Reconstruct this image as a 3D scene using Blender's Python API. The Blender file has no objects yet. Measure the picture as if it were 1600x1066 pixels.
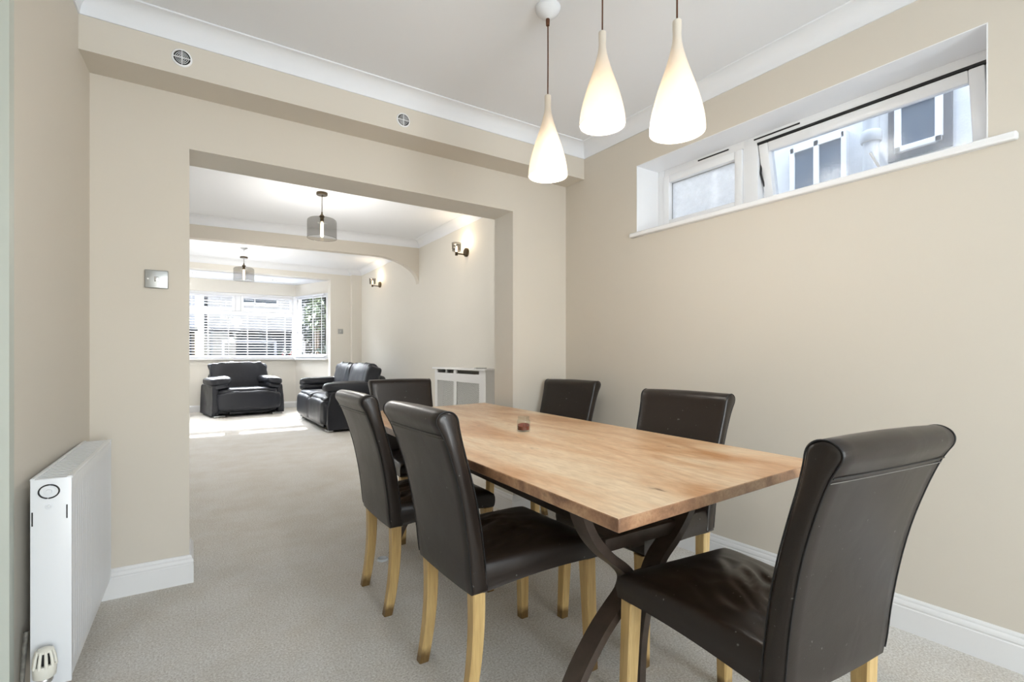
import bpy, bmesh, math, random
from mathutils import Vector, Matrix, noise
PI = math.pi
R90 = math.radians(110)
SC = bpy.context.scene
COL = SC.collection

# ------------------------------------------------------------------ camera
cam_d = bpy.data.cameras.new('camera')
cam_d.sensor_width = 36.0
cam_d.lens = 36.0 * 770.0 / 1600.0
cam_d.shift_y = (558.4 - 533.0) / 1600.0
cam_d.clip_start = 0.02
cam_d.clip_end = 300
cam = bpy.data.objects.new('camera', cam_d)
COL.objects.link(cam)
cam.location = (0, 0, 1.1)
cam.rotation_euler = (PI / 2, 0, -math.atan2(500, 770))
SC.camera = cam

# ------------------------------------------------------------------ light
SC.view_settings.view_transform = 'Standard'
SC.view_settings.look = 'None'
SC.view_settings.gamma = 1.0
SC.view_settings.use_curve_mapping = False
SC.view_settings.exposure = 0.15
SC.cycles.max_bounces = 12
SC.cycles.diffuse_bounces = 6
SC.cycles.transparent_max_bounces = 16
SC.cycles.sample_clamp_indirect = 6.0
SC.cycles.caustics_refractive = False
SC.cycles.caustics_reflective = False

world = bpy.data.worlds.new('sky')
SC.world = world
world.use_nodes = True
wn = world.node_tree.nodes
bgn = wn['Background']
sky = wn.new('ShaderNodeTexSky')
sky.sky_type = 'NISHITA'
sky.sun_disc = False
sky.sun_elevation = math.radians(35)
sky.sun_rotation = math.radians(180)
world.node_tree.links.new(sky.outputs[0], bgn.inputs[0])
bgn.inputs[1].default_value = 0.26


def lamp(name, kind, loc, energy, color=(1, 1, 1), rot=(0, 0, 0), **kw):
    d = bpy.data.lights.new(name, kind)
    d.energy = energy
    d.color = color
    for k, v in kw.items():
        setattr(d, k, v)
    o = bpy.data.objects.new(name, d)
    COL.objects.link(o)
    o.location = loc
    o.rotation_euler = rot
    return o


sun = lamp('sun', 'SUN', (0, 20, 15), 17.0, (1.0, 0.97, 0.93), angle=math.radians(0.6))
sun.rotation_euler = Vector((-0.09, -1.0, -0.62)).to_track_quat('-Z', 'Y').to_euler()
# area lamps added to boost daylight: unseen garden doors behind the camera, bay, alley
lamp('daylight_fill_rear', 'AREA', (1.0, -2.85, 1.25), 108, (0.83, 0.93, 1.0), (PI / 2, 0, 0.38), shape='RECTANGLE', size=1.5, size_y=2.1)
lamp('daylight_fill_bay', 'AREA', (0.8, 13.3, 3.5), 2300, (0.90, 0.95, 1.0), (-PI / 2 + 0.75, 0, 0), shape='RECTANGLE', size=3.2, size_y=1.6)
lamp('daylight_fill_alley', 'AREA', (3.25, 1.5, 4.3), 230, (0.93, 0.97, 1.0), (0, 0, 0), shape='RECTANGLE', size=0.8, size_y=5.0)


# ------------------------------------------------------------------ materials
def mat(name, col, rough=0.6, metal=0.0, var=0.0, vscale=4.0, bump=0.0, bscale=50.0, spec=0.5, coat=0.0, emit=None, estr=0.0, alpha=1.0, trans=0.0, ior=1.45, dist=0.01):
    m = bpy.data.materials.new(name)
    m.use_nodes = True
    nt = m.node_tree
    b = nt.nodes['Principled BSDF']
    b.inputs['Base Color'].default_value = (*col, 1)
    b.inputs['Roughness'].default_value = rough
    b.inputs['Metallic'].default_value = metal
    b.inputs['Specular IOR Level'].default_value = spec
    b.inputs['Coat Weight'].default_value = coat
    b.inputs['Alpha'].default_value = alpha
    b.inputs['Transmission Weight'].default_value = trans
    b.inputs['IOR'].default_value = ior
    if emit:
        b.inputs['Emission Color'].default_value = (*emit, 1)
        b.inputs['Emission Strength'].default_value = estr
    tc = nt.nodes.new('ShaderNodeTexCoord')
    if var:
        n = nt.nodes.new('ShaderNodeTexNoise')
        n.inputs['Scale'].default_value = vscale
        n.inputs['Detail'].default_value = 4
        nt.links.new(tc.outputs['Object'], n.inputs['Vector'])
        r = nt.nodes.new('ShaderNodeValToRGB')
        r.color_ramp.elements[0].position = 0.3
        r.color_ramp.elements[1].position = 0.7
        r.color_ramp.elements[0].color = (*[max(0, c * (1 - var)) for c in col], 1)
        r.color_ramp.elements[1].color = (*[min(1, c * (1 + var)) for c in col], 1)
        nt.links.new(n.outputs['Fac'], r.inputs['Fac'])
        nt.links.new(r.outputs['Color'], b.inputs['Base Color'])
    if bump:
        n2 = nt.nodes.new('ShaderNodeTexNoise')
        n2.inputs['Scale'].default_value = bscale
        n2.inputs['Detail'].default_value = 3
        nt.links.new(tc.outputs['Object'], n2.inputs['Vector'])
        bp = nt.nodes.new('ShaderNodeBump')
        bp.inputs['Strength'].default_value = bump
        bp.inputs['Distance'].default_value = dist
        nt.links.new(n2.outputs['Fac'], bp.inputs['Height'])
        nt.links.new(bp.outputs['Normal'], b.inputs['Normal'])
    return m


def N(m, t, **kw):
    n = m.node_tree.nodes.new(t)
    for k, v in kw.items():
        n.inputs[k].default_value = v
    return n


def L(m, a, b):
    m.node_tree.links.new(a, b)


M = {}
M['cream'] = mat('cream_wall_paint', (0.62, 0.577, 0.508), 0.75, var=0.012, vscale=1.2, bump=0.06, bscale=260, dist=0.002)
M['offwhite'] = mat('off_white_wall_paint', (0.70, 0.675, 0.62), 0.75, var=0.01, vscale=1.2, bump=0.05, bscale=260, dist=0.002)
M['ceiling'] = mat('white_ceiling_paint', (0.765, 0.785, 0.82), 0.85, bump=0.03, bscale=120, dist=0.002)
M['gloss'] = mat('white_gloss_paint', (0.76, 0.765, 0.775), 0.35)
M['upvc'] = mat('white_plastic_frame', (0.82, 0.83, 0.85), 0.25)
M['casing'] = mat('grey_green_casing_paint', (0.50, 0.53, 0.48), 0.5)
M['rad'] = mat('white_radiator_enamel', (0.74, 0.76, 0.79), 0.3)
M['black'] = mat('black_rubber', (0.012, 0.012, 0.013), 0.5)
M['dirt'] = mat('grey_dirty_metal', (0.16, 0.15, 0.13), 0.6, var=0.5, vscale=60)
M['valve'] = mat('ivory_plastic', (0.72, 0.71, 0.64), 0.4)
M['chrome'] = mat('chrome', (0.6, 0.6, 0.6), 0.3, 1.0)
M['steel'] = mat('brushed_steel', (0.42, 0.43, 0.43), 0.36, 1.0)
M['bronze'] = mat('dark_bronze', (0.10, 0.075, 0.045), 0.3, 0.8)
M['cord'] = mat('brown_cord', (0.10, 0.035, 0.015), 0.7)
M['piping'] = mat('black_piping', (0.008, 0.008, 0.009), 0.4)
M['stitch'] = mat('grey_stitching', (0.16, 0.15, 0.14), 0.7)
M['blind'] = mat('white_blind_slat', (0.72, 0.74, 0.79), 0.45)
M['wax'] = mat('brown_red_wax', (0.22, 0.055, 0.03), 0.45, var=0.3, vscale=40)
M['render'] = mat('pale_render', (0.66, 0.67, 0.68), 0.9, var=0.06, vscale=2.0, bump=0.2, bscale=60)
M['pipe'] = mat('grey_plastic_pipe', (0.42, 0.44, 0.46), 0.5)
M['darkframe'] = mat('dark_window_surround', (0.10, 0.10, 0.11), 0.7)
M['darkglass'] = mat('dark_window_glass', (0.06, 0.09, 0.13), 0.06)
M['brick'] = mat('red_brick', (0.22, 0.10, 0.075), 0.9, var=0.3, vscale=9)
M['garage'] = mat('dark_blue_grey_cladding', (0.045, 0.055, 0.075), 0.6, var=0.2, vscale=1.0)
M['paleblue'] = mat('pale_blue_render', (0.60, 0.64, 0.72), 0.9, var=0.05, vscale=1)
M['rooftile'] = mat('dark_roof_tiles', (0.09, 0.085, 0.09), 0.9, var=0.3, vscale=8)
M['tarmac'] = mat('grey_tarmac', (0.10, 0.10, 0.10), 0.95, var=0.1, vscale=3)
M['leaf'] = mat('green_leaf', (0.018, 0.034, 0.024), 0.6, var=0.5, vscale=5)
M['leafpale'] = mat('pale_leaf', (0.055, 0.075, 0.035), 0.6, var=0.4, vscale=7)
M['bark'] = mat('brown_bark', (0.08, 0.06, 0.045), 0.9)
M['flower'] = mat('white_petal', (0.45, 0.45, 0.44), 0.6)
M['redflower'] = mat('red_petal', (0.15, 0.02, 0.03), 0.6)


def leather(name, base, rough, wr=0.55, scuff=0.5):
    m = mat(name, base, rough, spec=0.5)
    b = m.node_tree.nodes['Principled BSDF']
    b.inputs['Coat Weight'].default_value = 0.08
    b.inputs['Coat Roughness'].default_value = 0.42
    tc = m.node_tree.nodes['Texture Coordinate']
    n1 = N(m, 'ShaderNodeTexNoise', Scale=420.0, Detail=2.0)
    n2 = N(m, 'ShaderNodeTexNoise', Scale=9.0, Detail=2.0, Distortion=0.5)
    L(m, tc.outputs['Object'], n1.inputs['Vector'])
    L(m, tc.outputs['Object'], n2.inputs['Vector'])
    b1 = N(m, 'ShaderNodeBump', Strength=0.12, Distance=0.002)
    b2 = N(m, 'ShaderNodeBump', Strength=wr, Distance=0.006)
    L(m, n1.outputs['Fac'], b1.inputs['Height'])
    L(m, n2.outputs['Fac'], b2.inputs['Height'])
    L(m, b2.outputs['Normal'], b1.inputs['Normal'])
    L(m, b1.outputs['Normal'], b.inputs['Normal'])
    # wear: cloudy roughness and a few pale scuffs
    n3 = N(m, 'ShaderNodeTexNoise', Scale=5.0, Detail=2.0, Roughness=0.5)
    L(m, tc.outputs['Object'], n3.inputs['Vector'])
    mr = N(m, 'ShaderNodeMapRange')
    mr.inputs['From Min'].default_value = 0.3
    mr.inputs['From Max'].default_value = 0.7
    mr.inputs['To Min'].default_value = rough - 0.03
    mr.inputs['To Max'].default_value = rough + 0.05
    L(m, n3.outputs['Fac'], mr.inputs['Value'])
    L(m, mr.outputs['Result'], b.inputs['Roughness'])
    v = N(m, 'ShaderNodeTexNoise', Scale=75.0, Detail=1.0)
    L(m, tc.outputs['Object'], v.inputs['Vector'])
    r = N(m, 'ShaderNodeValToRGB')
    r.color_ramp.elements[0].position = 0.745
    r.color_ramp.elements[0].color = (*base, 1)
    r.color_ramp.elements[1].position = 0.80
    r.color_ramp.elements[1].color = (*[c + 0.25 * scuff for c in base], 1)
    L(m, v.outputs['Fac'], r.inputs['Fac'])
    L(m, r.outputs['Color'], b.inputs['Base Color'])
    return m


M['leather'] = leather('dark_brown_leather', (0.0155, 0.0100, 0.0075), 0.31, wr=0.22)
M['sofaleather'] = leather('black_blue_leather', (0.017, 0.019, 0.026), 0.42, wr=0.5, scuff=0.0)
M['sofaleather'].node_tree.nodes['Principled BSDF'].inputs['Coat Weight'].default_value = 0.0


def glass(name, tint=(1, 1, 1), rough=0.0, mix=0.9, haze=0.0):
    """clear sheet glass: mostly straight-through, a little mirror, optional condensation haze"""
    m = bpy.data.materials.new(name)
    m.use_nodes = True
    nt = m.node_tree
    nt.nodes.clear()
    out = nt.nodes.new('ShaderNodeOutputMaterial')
    tr = nt.nodes.new('ShaderNodeBsdfTransparent')
    tr.inputs[0].default_value = (*tint, 1)
    gl = nt.nodes.new('ShaderNodeBsdfGlossy')
    gl.inputs['Roughness'].default_value = rough
    lw = nt.nodes.new('ShaderNodeLayerWeight')
    lw.inputs[0].default_value = 0.5
    pw = nt.nodes.new('ShaderNodeMath'); pw.operation = 'POWER'; pw.inputs[1].default_value = 4.0
    nt.links.new(lw.outputs['Facing'], pw.inputs[0])
    fr = nt.nodes.new('ShaderNodeMath'); fr.operation = 'MULTIPLY_ADD'; fr.inputs[1].default_value = 0.3; fr.inputs[2].default_value = 0.02
    nt.links.new(pw.outputs[0], fr.inputs[0])
    mx = nt.nodes.new('ShaderNodeMixShader')
    nt.links.new(fr.outputs[0], mx.inputs[0])
    nt.links.new(tr.outputs[0], mx.inputs[1])
    nt.links.new(gl.outputs[0], mx.inputs[2])
    last = mx
    if haze:
        df = nt.nodes.new('ShaderNodeBsdfTranslucent')
        df.inputs[0].default_value = (0.85, 0.88, 0.92, 1)
        d2 = nt.nodes.new('ShaderNodeBsdfDiffuse')
        d2.inputs[0].default_value = (0.8, 0.83, 0.87, 1)
        ad = nt.nodes.new('ShaderNodeMixShader')
        ad.inputs[0].default_value = 0.3
        nt.links.new(df.outputs[0], ad.inputs[1])
        nt.links.new(d2.outputs[0], ad.inputs[2])
        tc = nt.nodes.new('ShaderNodeTexCoord')
        n = nt.nodes.new('ShaderNodeTexNoise')
        n.inputs['Scale'].default_value = 7
        n.inputs['Detail'].default_value = 8
        n.inputs['Roughness'].default_value = 0.7
        nt.links.new(tc.outputs['Object'], n.inputs['Vector'])
        mr = nt.nodes.new('ShaderNodeMapRange')
        mr.inputs['From Min'].default_value = 0.35
        mr.inputs['From Max'].default_value = 0.65
        mr.inputs['To Min'].default_value = haze * 0.7
        mr.inputs['To Max'].default_value = min(1, haze * 1.25)
        nt.links.new(n.outputs['Fac'], mr.inputs['Value'])
        m2 = nt.nodes.new('ShaderNodeMixShader')
        nt.links.new(mr.outputs[0], m2.inputs[0])
        nt.links.new(mx.outputs[0], m2.inputs[1])
        nt.links.new(ad.outputs[0], m2.inputs[2])
        last = m2
    nt.links.new(last.outputs[0], out.inputs[0])
    return m


M['glass'] = glass('clear_window_glass')
M['hazeglass'] = glass('frosted_window_glass', haze=0.62)
M['wetglass'] = glass('wet_window_glass', tint=(0.93, 0.96, 1.0), haze=0.13, rough=0.14)
M['smoke'] = glass('smoked_glass', tint=(0.70, 0.69, 0.675), rough=0.03)
M['jar'] = glass('clear_jar_glass', tint=(0.93, 0.95, 0.95), rough=0.02)


def opal():
    m = mat('opal_white_glass', (0.86, 0.80, 0.72), 0.22, spec=0.5)
    nt = m.node_tree
    b = nt.nodes['Principled BSDF']
    tl = nt.nodes.new('ShaderNodeBsdfTranslucent')
    tl.inputs[0].default_value = (1.0, 0.95, 0.88, 1)
    mx = nt.nodes.new('ShaderNodeMixShader')
    mx.inputs[0].default_value = 0.38
    out = nt.nodes['Material Output']
    nt.links.new(b.outputs[0], mx.inputs[1])
    nt.links.new(tl.outputs[0], mx.inputs[2])
    nt.links.new(mx.outputs[0], out.inputs[0])
    return m


M['opal'] = opal()
M['bulb'] = mat('warm_lit_bulb', (1, 0.9, 0.7), 0.4, emit=(1.0, 0.80, 0.58), estr=1.5)
M['filament'] = mat('glowing_filament_bulb', (1, 0.9, 0.7), 0.4, emit=(1.0, 0.72, 0.42), estr=7.0)
M['downlight'] = mat('lit_downlight_lens', (0.9, 0.9, 0.9), 0.4, emit=(1.0, 0.96, 0.9), estr=2.0)


def carpet():
    m = mat('beige_carpet', (0.5, 0.45, 0.38), 1.0, spec=0.1)
    b = m.node_tree.nodes['Principled BSDF']
    tc = m.node_tree.nodes['Texture Coordinate']
    n1 = N(m, 'ShaderNodeTexNoise', Scale=130.0, Detail=5.0, Roughness=0.8)
    n2 = N(m, 'ShaderNodeTexNoise', Scale=3.0, Detail=6.0, Roughness=0.65)
    n3 = N(m, 'ShaderNodeTexNoise', Scale=420.0, Detail=2.0)
    for n in (n1, n2, n3):
        L(m, tc.outputs['Object'], n.inputs['Vector'])
    r1 = N(m, 'ShaderNodeValToRGB')
    r1.color_ramp.elements[0].position = 0.37
    r1.color_ramp.elements[0].color = (0.60, 0.565, 0.515, 1)
    r1.color_ramp.elements[1].position = 0.62
    r1.color_ramp.elements[1].color = (0.99, 0.98, 0.95, 1)
    L(m, n1.outputs['Fac'], r1.inputs['Fac'])
    r2 = N(m, 'ShaderNodeValToRGB')
    r2.color_ramp.elements[0].position = 0.34
    r2.color_ramp.elements[0].color = (0.92, 0.895, 0.86, 1)
    r2.color_ramp.elements[1].position = 0.6
    r2.color_ramp.elements[1].color = (1, 1, 1, 1)
    L(m, n2.outputs['Fac'], r2.inputs['Fac'])
    mx = m.node_tree.nodes.new('ShaderNodeMix')
    mx.data_type = 'RGBA'
    mx.blend_type = 'MULTIPLY'
    mx.inputs[0].default_value = 1.0
    L(m, r1.outputs['Color'], mx.inputs[6])
    L(m, r2.outputs['Color'], mx.inputs[7])
    L(m, mx.outputs[2], b.inputs['Base Color'])
    bp = N(m, 'ShaderNodeBump', Strength=0.8, Distance=0.006)
    ad = m.node_tree.nodes.new('ShaderNodeMath')
    ad.operation = 'ADD'
    L(m, n1.outputs['Fac'], ad.inputs[0])
    L(m, n3.outputs['Fac'], ad.inputs[1])
    L(m, ad.outputs[0], bp.inputs['Height'])
    L(m, bp.outputs['Normal'], b.inputs['Normal'])
    return m


M['carpet'] = carpet()


def wood(name, c1, c2, c3, sx=1.0, sy=0.08, rough=0.38, boards=True, axis='Y'):
    m = mat(name, c1, rough - 0.07, spec=0.5)
    b = m.node_tree.nodes['Principled BSDF']
    tc = m.node_tree.nodes['Texture Coordinate']
    mp = m.node_tree.nodes.new('ShaderNodeMapping')
    mp.inputs['Scale'].default_value = (sx, sy, sx) if axis == 'Y' else (sx, sx, sy)
    L(m, tc.outputs['Object'], mp.inputs['Vector'])
    big = N(m, 'ShaderNodeTexNoise', Scale=5.0, Detail=5.0, Roughness=0.55, Distortion=0.8)
    fine = N(m, 'ShaderNodeTexNoise', Scale=70.0, Detail=4.0, Roughness=0.6, Distortion=0.3)
    L(m, mp.outputs[0], big.inputs['Vector'])
    L(m, mp.outputs[0], fine.inputs['Vector'])
    r = N(m, 'ShaderNodeValToRGB')
    r.color_ramp.elements[0].position = 0.36
    r.color_ramp.elements[0].color = (*c1, 1)
    r.color_ramp.elements[1].position = 0.62
    r.color_ramp.elements[1].color = (*c3, 1)
    e = r.color_ramp.elements.new(0.5)
    e.color = (*c2, 1)
    L(m, big.outputs['Fac'], r.inputs['Fac'])
    r2 = N(m, 'ShaderNodeValToRGB')
    r2.color_ramp.elements[0].position = 0.3
    r2.color_ramp.elements[0].color = (0.80, 0.76, 0.72, 1)
    r2.color_ramp.elements[1].position = 0.62
    r2.color_ramp.elements[1].color = (1, 1, 1, 1)
    L(m, fine.outputs['Fac'], r2.inputs['Fac'])
    mx = m.node_tree.nodes.new('ShaderNodeMix')
    mx.data_type = 'RGBA'
    mx.blend_type = 'MULTIPLY'
    mx.inputs[0].default_value = 1.0
    L(m, r.outputs['Color'], mx.inputs[6])
    L(m, r2.outputs['Color'], mx.inputs[7])
    last = mx.outputs[2]
    if boards:
        # a few dark knots and dents
        mp2 = m.node_tree.nodes.new('ShaderNodeMapping')
        mp2.inputs['Scale'].default_value = (1.0, 0.35, 1.0)
        L(m, tc.outputs['Object'], mp2.inputs['Vector'])
        kn = N(m, 'ShaderNodeTexNoise', Scale=22.0, Detail=2.0)
        L(m, mp2.outputs[0], kn.inputs['Vector'])
        r3 = N(m, 'ShaderNodeValToRGB')
        r3.color_ramp.elements[0].position = 0.72
        r3.color_ramp.elements[0].color = (1, 1, 1, 1)
        r3.color_ramp.elements[1].position = 0.80
        r3.color_ramp.elements[1].color = (0.35, 0.28, 0.22, 1)
        L(m, kn.outputs['Fac'], r3.inputs['Fac'])
        m3 = m.node_tree.nodes.new('ShaderNodeMix')
        m3.data_type = 'RGBA'
        m3.blend_type = 'MULTIPLY'
        m3.inputs[0].default_value = 1.0
        L(m, last, m3.inputs[6])
        L(m, r3.outputs['Color'], m3.inputs[7])
        last = m3.outputs[2]
    if axis == 'Z':
        # scuffed, dirty feet: stain reaching a few centimetres up the leg
        sep = m.node_tree.nodes.new('ShaderNodeSeparateXYZ')
        L(m, tc.outputs['Object'], sep.inputs[0])
        dn = N(m, 'ShaderNodeTexNoise', Scale=30.0, Detail=3.0)
        L(m, tc.outputs['Object'], dn.inputs['Vector'])
        ma = m.node_tree.nodes.new('ShaderNodeMath'); ma.operation = 'MULTIPLY_ADD'; ma.inputs[1].default_value = -0.05
        L(m, dn.outputs['Fac'], ma.inputs[0]); L(m, sep.outputs['Z'], ma.inputs[2])
        rz = N(m, 'ShaderNodeValToRGB')
        rz.color_ramp.elements[0].position = 0.0
        rz.color_ramp.elements[0].color = (0.30, 0.26, 0.22, 1)
        rz.color_ramp.elements[1].position = 0.03
        rz.color_ramp.elements[1].color = (1, 1, 1, 1)
        L(m, ma.outputs[0], rz.inputs['Fac'])
        m4 = m.node_tree.nodes.new('ShaderNodeMix'); m4.data_type = 'RGBA'; m4.blend_type = 'MULTIPLY'; m4.inputs[0].default_value = 1.0
        L(m, last, m4.inputs[6]); L(m, rz.outputs['Color'], m4.inputs[7])
        last = m4.outputs[2]
    L(m, last, b.inputs['Base Color'])
    bp = N(m, 'ShaderNodeBump', Strength=0.15, Distance=0.002)
    L(m, fine.outputs['Fac'], bp.inputs['Height'])
    L(m, bp.outputs['Normal'], b.inputs['Normal'])
    return m


M['tabletop'] = wood('worn_table_wood', (0.52, 0.27, 0.12), (0.67, 0.45, 0.27), (0.74, 0.58, 0.40), sx=1.0, sy=0.24)
M['endgrain'] = wood('worn_table_edge_wood', (0.22, 0.12, 0.07), (0.38, 0.215, 0.125), (0.50, 0.32, 0.19), sx=2.0, sy=2.0)
M['oak'] = wood('pale_oak', (0.50, 0.335, 0.135), (0.58, 0.41, 0.18), (0.63, 0.46, 0.22), sx=1.5, sy=0.12, boards=False, axis='Z')
M['darkwood'] = mat('dark_brown_painted_metal', (0.055, 0.040, 0.032), 0.4, var=0.2, vscale=30)


def grille_mat():
    """perforated decorative sheet: small round holes really cut by transparency"""
    m = mat('white_perforated_sheet', (0.74, 0.75, 0.74), 0.5)
    nt = m.node_tree
    tc = nt.nodes['Texture Coordinate']
    v = nt.nodes.new('ShaderNodeTexVoronoi')
    v.inputs['Scale'].default_value = 58
    v.inputs['Randomness'].default_value = 0.0
    mp = nt.nodes.new('ShaderNodeMapping')
    mp.inputs['Rotation'].default_value = (PI / 4, 0, 0)
    nt.links.new(tc.outputs['Object'], mp.inputs['Vector'])
    nt.links.new(mp.outputs[0], v.inputs['Vector'])
    r = nt.nodes.new('ShaderNodeMath')
    r.operation = 'GREATER_THAN'
    r.inputs[1].default_value = 0.40
    nt.links.new(v.outputs['Distance'], r.inputs[0])
    nt.links.new(r.outputs[0], nt.nodes['Principled BSDF'].inputs['Alpha'])
    return m


M['grille'] = grille_mat()


# ------------------------------------------------------------------ mesh helpers
def tagged(o, label=None, cat=None, group=None, kind=None):
    if label: o['label'] = label
    if cat: o['category'] = cat
    if group: o['group'] = group
    if kind: o['kind'] = kind
    return o


def empty(name, loc=(0, 0, 0), rz=0.0, label=None, cat=None, group=None, kind=None):
    o = bpy.data.objects.new(name, None)
    o.empty_display_size = 0.1
    COL.objects.link(o)
    o.location = loc
    o.rotation_euler = (0, 0, rz)
    return tagged(o, label, cat, group, kind)


class MB:
    def __init__(self):
        self.bm = bmesh.new()

    def box(self, x0, x1, y0, y1, z0, z1, bev=0.0, seg=2):
        t = bmesh.new()
        bmesh.ops.create_cube(t, size=1.0)
        for v in t.verts:
            v.co = Vector(((x0 + x1) / 2 + v.co.x * (x1 - x0), (y0 + y1) / 2 + v.co.y * (y1 - y0), (z0 + z1) / 2 + v.co.z * (z1 - z0)))
        if bev:
            bmesh.ops.bevel(t, geom=t.edges[:], offset=bev, segments=seg, affect='EDGES', profile=0.5)
        self._join(t)
        return self

    def _join(self, t, mtx=None):
        me = bpy.data.meshes.new('tmp')
        t.to_mesh(me)
        t.free()
        if mtx: me.transform(mtx)
        self.bm.from_mesh(me)
        bpy.data.meshes.remove(me)

    def grid(self, rows, close_u=False, close_v=False):
        """rows: list of rings of points; faces between them"""
        vs = [[self.bm.verts.new(p) for p in r] for r in rows]
        nr, nc = len(vs), len(vs[0])
        for i in range(nr if close_v else nr - 1):
            for j in range(nc if close_u else nc - 1):
                a, b = vs[i][j], vs[i][(j + 1) % nc]
                c, d = vs[(i + 1) % nr][(j + 1) % nc], vs[(i + 1) % nr][j]
                try: self.bm.faces.new((a, b, c, d))
                except ValueError: pass
        return vs

    def cap(self, ring, flip=False):
        try: self.bm.faces.new(ring[::-1] if flip else ring)
        except ValueError: pass

    def lathe(self, prof, cx=0, cy=0, seg=32, axis='Z', c0=0.0, capa=False, capb=False):
        rows = []
        for r, z in prof:
            ring = []
            for k in range(seg):
                a = 2 * PI * k / seg
                if axis == 'Z': ring.append((cx + r * math.cos(a), cy + r * math.sin(a), z + c0))
                elif axis == 'Y': ring.append((cx + r * math.cos(a), z + c0, cy + r * math.sin(a)))
                else: ring.append((z + c0, cx + r * math.cos(a), cy + r * math.sin(a)))
            rows.append(ring)
        vs = self.grid(rows, close_u=True)
        if capa: self.cap(vs[0], True)
        if capb: self.cap(vs[-1])
        return self

    def tube(self, pts, r, seg=8, closed=False):
        pts = [Vector(p) for p in pts]
        rows = []
        n = len(pts)
        ref = None
        for i, p in enumerate(pts):
            a = pts[(i - 1) % n] if closed or i > 0 else pts[0]
            b = pts[(i + 1) % n] if closed or i < n - 1 else pts[-1]
            t = (b - a)
            if t.length < 1e-9: t = Vector((0, 0, 1))
            t.normalize()
            if ref is None:
                ref = Vector((0, 0, 1)) if abs(t.z) < 0.9 else Vector((1, 0, 0))
            u = t.cross(ref)
            if u.length < 1e-6: u = t.orthogonal()
            u.normalize()
            w = t.cross(u).normalized()
            ref = -w if False else ref
            rr = r[i] if isinstance(r, (list, tuple)) else r
            rows.append([tuple(p + (u * math.cos(2 * PI * k / seg) + w * math.sin(2 * PI * k / seg)) * rr) for k in range(seg)])
        vs = self.grid(rows, close_u=True, close_v=closed)
        if not closed:
            self.cap(vs[0], True)
            self.cap(vs[-1])
        return self

    def prism(self, poly, z0, z1):
        a = [self.bm.verts.new((x, y, z0)) for x, y in poly]
        b = [self.bm.verts.new((x, y, z1)) for x, y in poly]
        n = len(poly)
        self.bm.faces.new(a[::-1])
        self.bm.faces.new(b)
        for i in range(n):
            self.bm.faces.new((a[i], a[(i + 1) % n], b[(i + 1) % n], b[i]))
        return self

    def build(self, name, m, parent=None, smooth=None, loc=None, rot=None):
        bmesh.ops.recalc_face_normals(self.bm, faces=self.bm.faces[:])
        me = bpy.data.meshes.new(name)
        self.bm.to_mesh(me)
        self.bm.free()
        me.materials.append(m)
        o = bpy.data.objects.new(name, me)
        COL.objects.link(o)
        if parent: o.parent = parent
        if loc is not None: o.location = loc
        if rot is not None: o.rotation_euler = rot
        if smooth:
            for p in me.polygons: p.use_smooth = True
            if smooth < 180:
                me.set_sharp_from_angle(angle=math.radians(smooth))
        return o


def struct(o):
    o['kind'] = 'structure'
    return o


def sweep_profile(mb, A, B, nrm, prof, mA=0, mB=0):
    """prof: (offset along nrm, z). mA/mB: shift of the ends per unit offset (mitres)"""
    A = Vector((*A, 0)); B = Vector((*B, 0)); n = Vector((*nrm, 0)).normalized()
    d = (B - A).normalized()
    r0 = [tuple(A + n * o + d * (o * mA) + Vector((0, 0, z))) for o, z in prof]
    r1 = [tuple(B + n * o - d * (o * mB) + Vector((0, 0, z))) for o, z in prof]
    vs = mb.grid([r0, r1], close_u=True)
    mb.cap(vs[0]); mb.cap(vs[1], True)


SK = [(0, 0), (0.018, 0), (0.018, 0.092), (0.0155, 0.095), (0.0155, 0.099), (0.018, 0.102), (0.0175, 0.112), (0.013, 0.119), (0.010, 0.1205), (0.0105, 0.124), (0.009, 0.131), (0.005, 0.135), (0, 0.135)]


def cove_prof(z, s):
    p = [(0, z), (0.006, z), (0.007, z + 0.004)]
    for k in range(0, 11):
        a = PI / 2 * k / 10
        p.append((0.007 + (s - 0.014) * (1 - math.cos(a)), z + 0.006 + (s - 0.012) * math.sin(a)))
    p += [(s - 0.002, z + s - 0.006), (s, z + s - 0.003), (s, z + s), (0, z + s)]
    return p


# ------------------------------------------------------------------ key plan
D = 2.883            # dining side of the dividing wall
T = 0.25             # its thickness
ZC = 2.605           # dining ceiling
ZL = 2.895           # living ceiling
XR = 2.95            # living right wall
YF = 10.41           # front wall
YB = 11.70           # bay window plane
def xr(y): return 2.354 + (2.883 - y) * 0.0315   # dining right wall
def xl(y): return -0.385 - (2.883 - y) * 0.045   # dining left wall
YREAR = -2.8

# floor
f = MB(); f.box(-2.2, 4.2, -3.2, 12.2, -0.1, 0.0)
struct(f.build('floor', M['carpet']))

# dining ceiling
f = MB(); f.box(-1.6, 3.0, -3.1, D, ZC, ZC + 0.06)
struct(f.build('ceiling', M['ceiling']))
f = MB(); f.box(-2.0, 3.2, D + T, YF + 0.25, ZL, ZL + 0.06)
struct(f.build('ceiling_living', M['ceiling']))

# right wall with the high window hole, slightly out of square with the divider
wy0, wy1, wz0, wz1 = 0.56, 2.20, 1.888, 2.318
def wall_seg(mb, ya, yb, z0, z1, th=0.27):
    mb.prism([(xr(ya), ya), (xr(ya) + th, ya), (xr(yb) + th, yb), (xr(yb), yb)], z0, z1)
f = MB()
wall_seg(f, -3.0, wy0, 0, ZC)
wall_seg(f, wy1, D + 0.02, 0, ZC)
wall_seg(f, wy0, wy1, 0, wz0)
wall_seg(f, wy0, wy1, wz1, ZC)
struct(f.build('wall_right', M['cream']))
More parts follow.
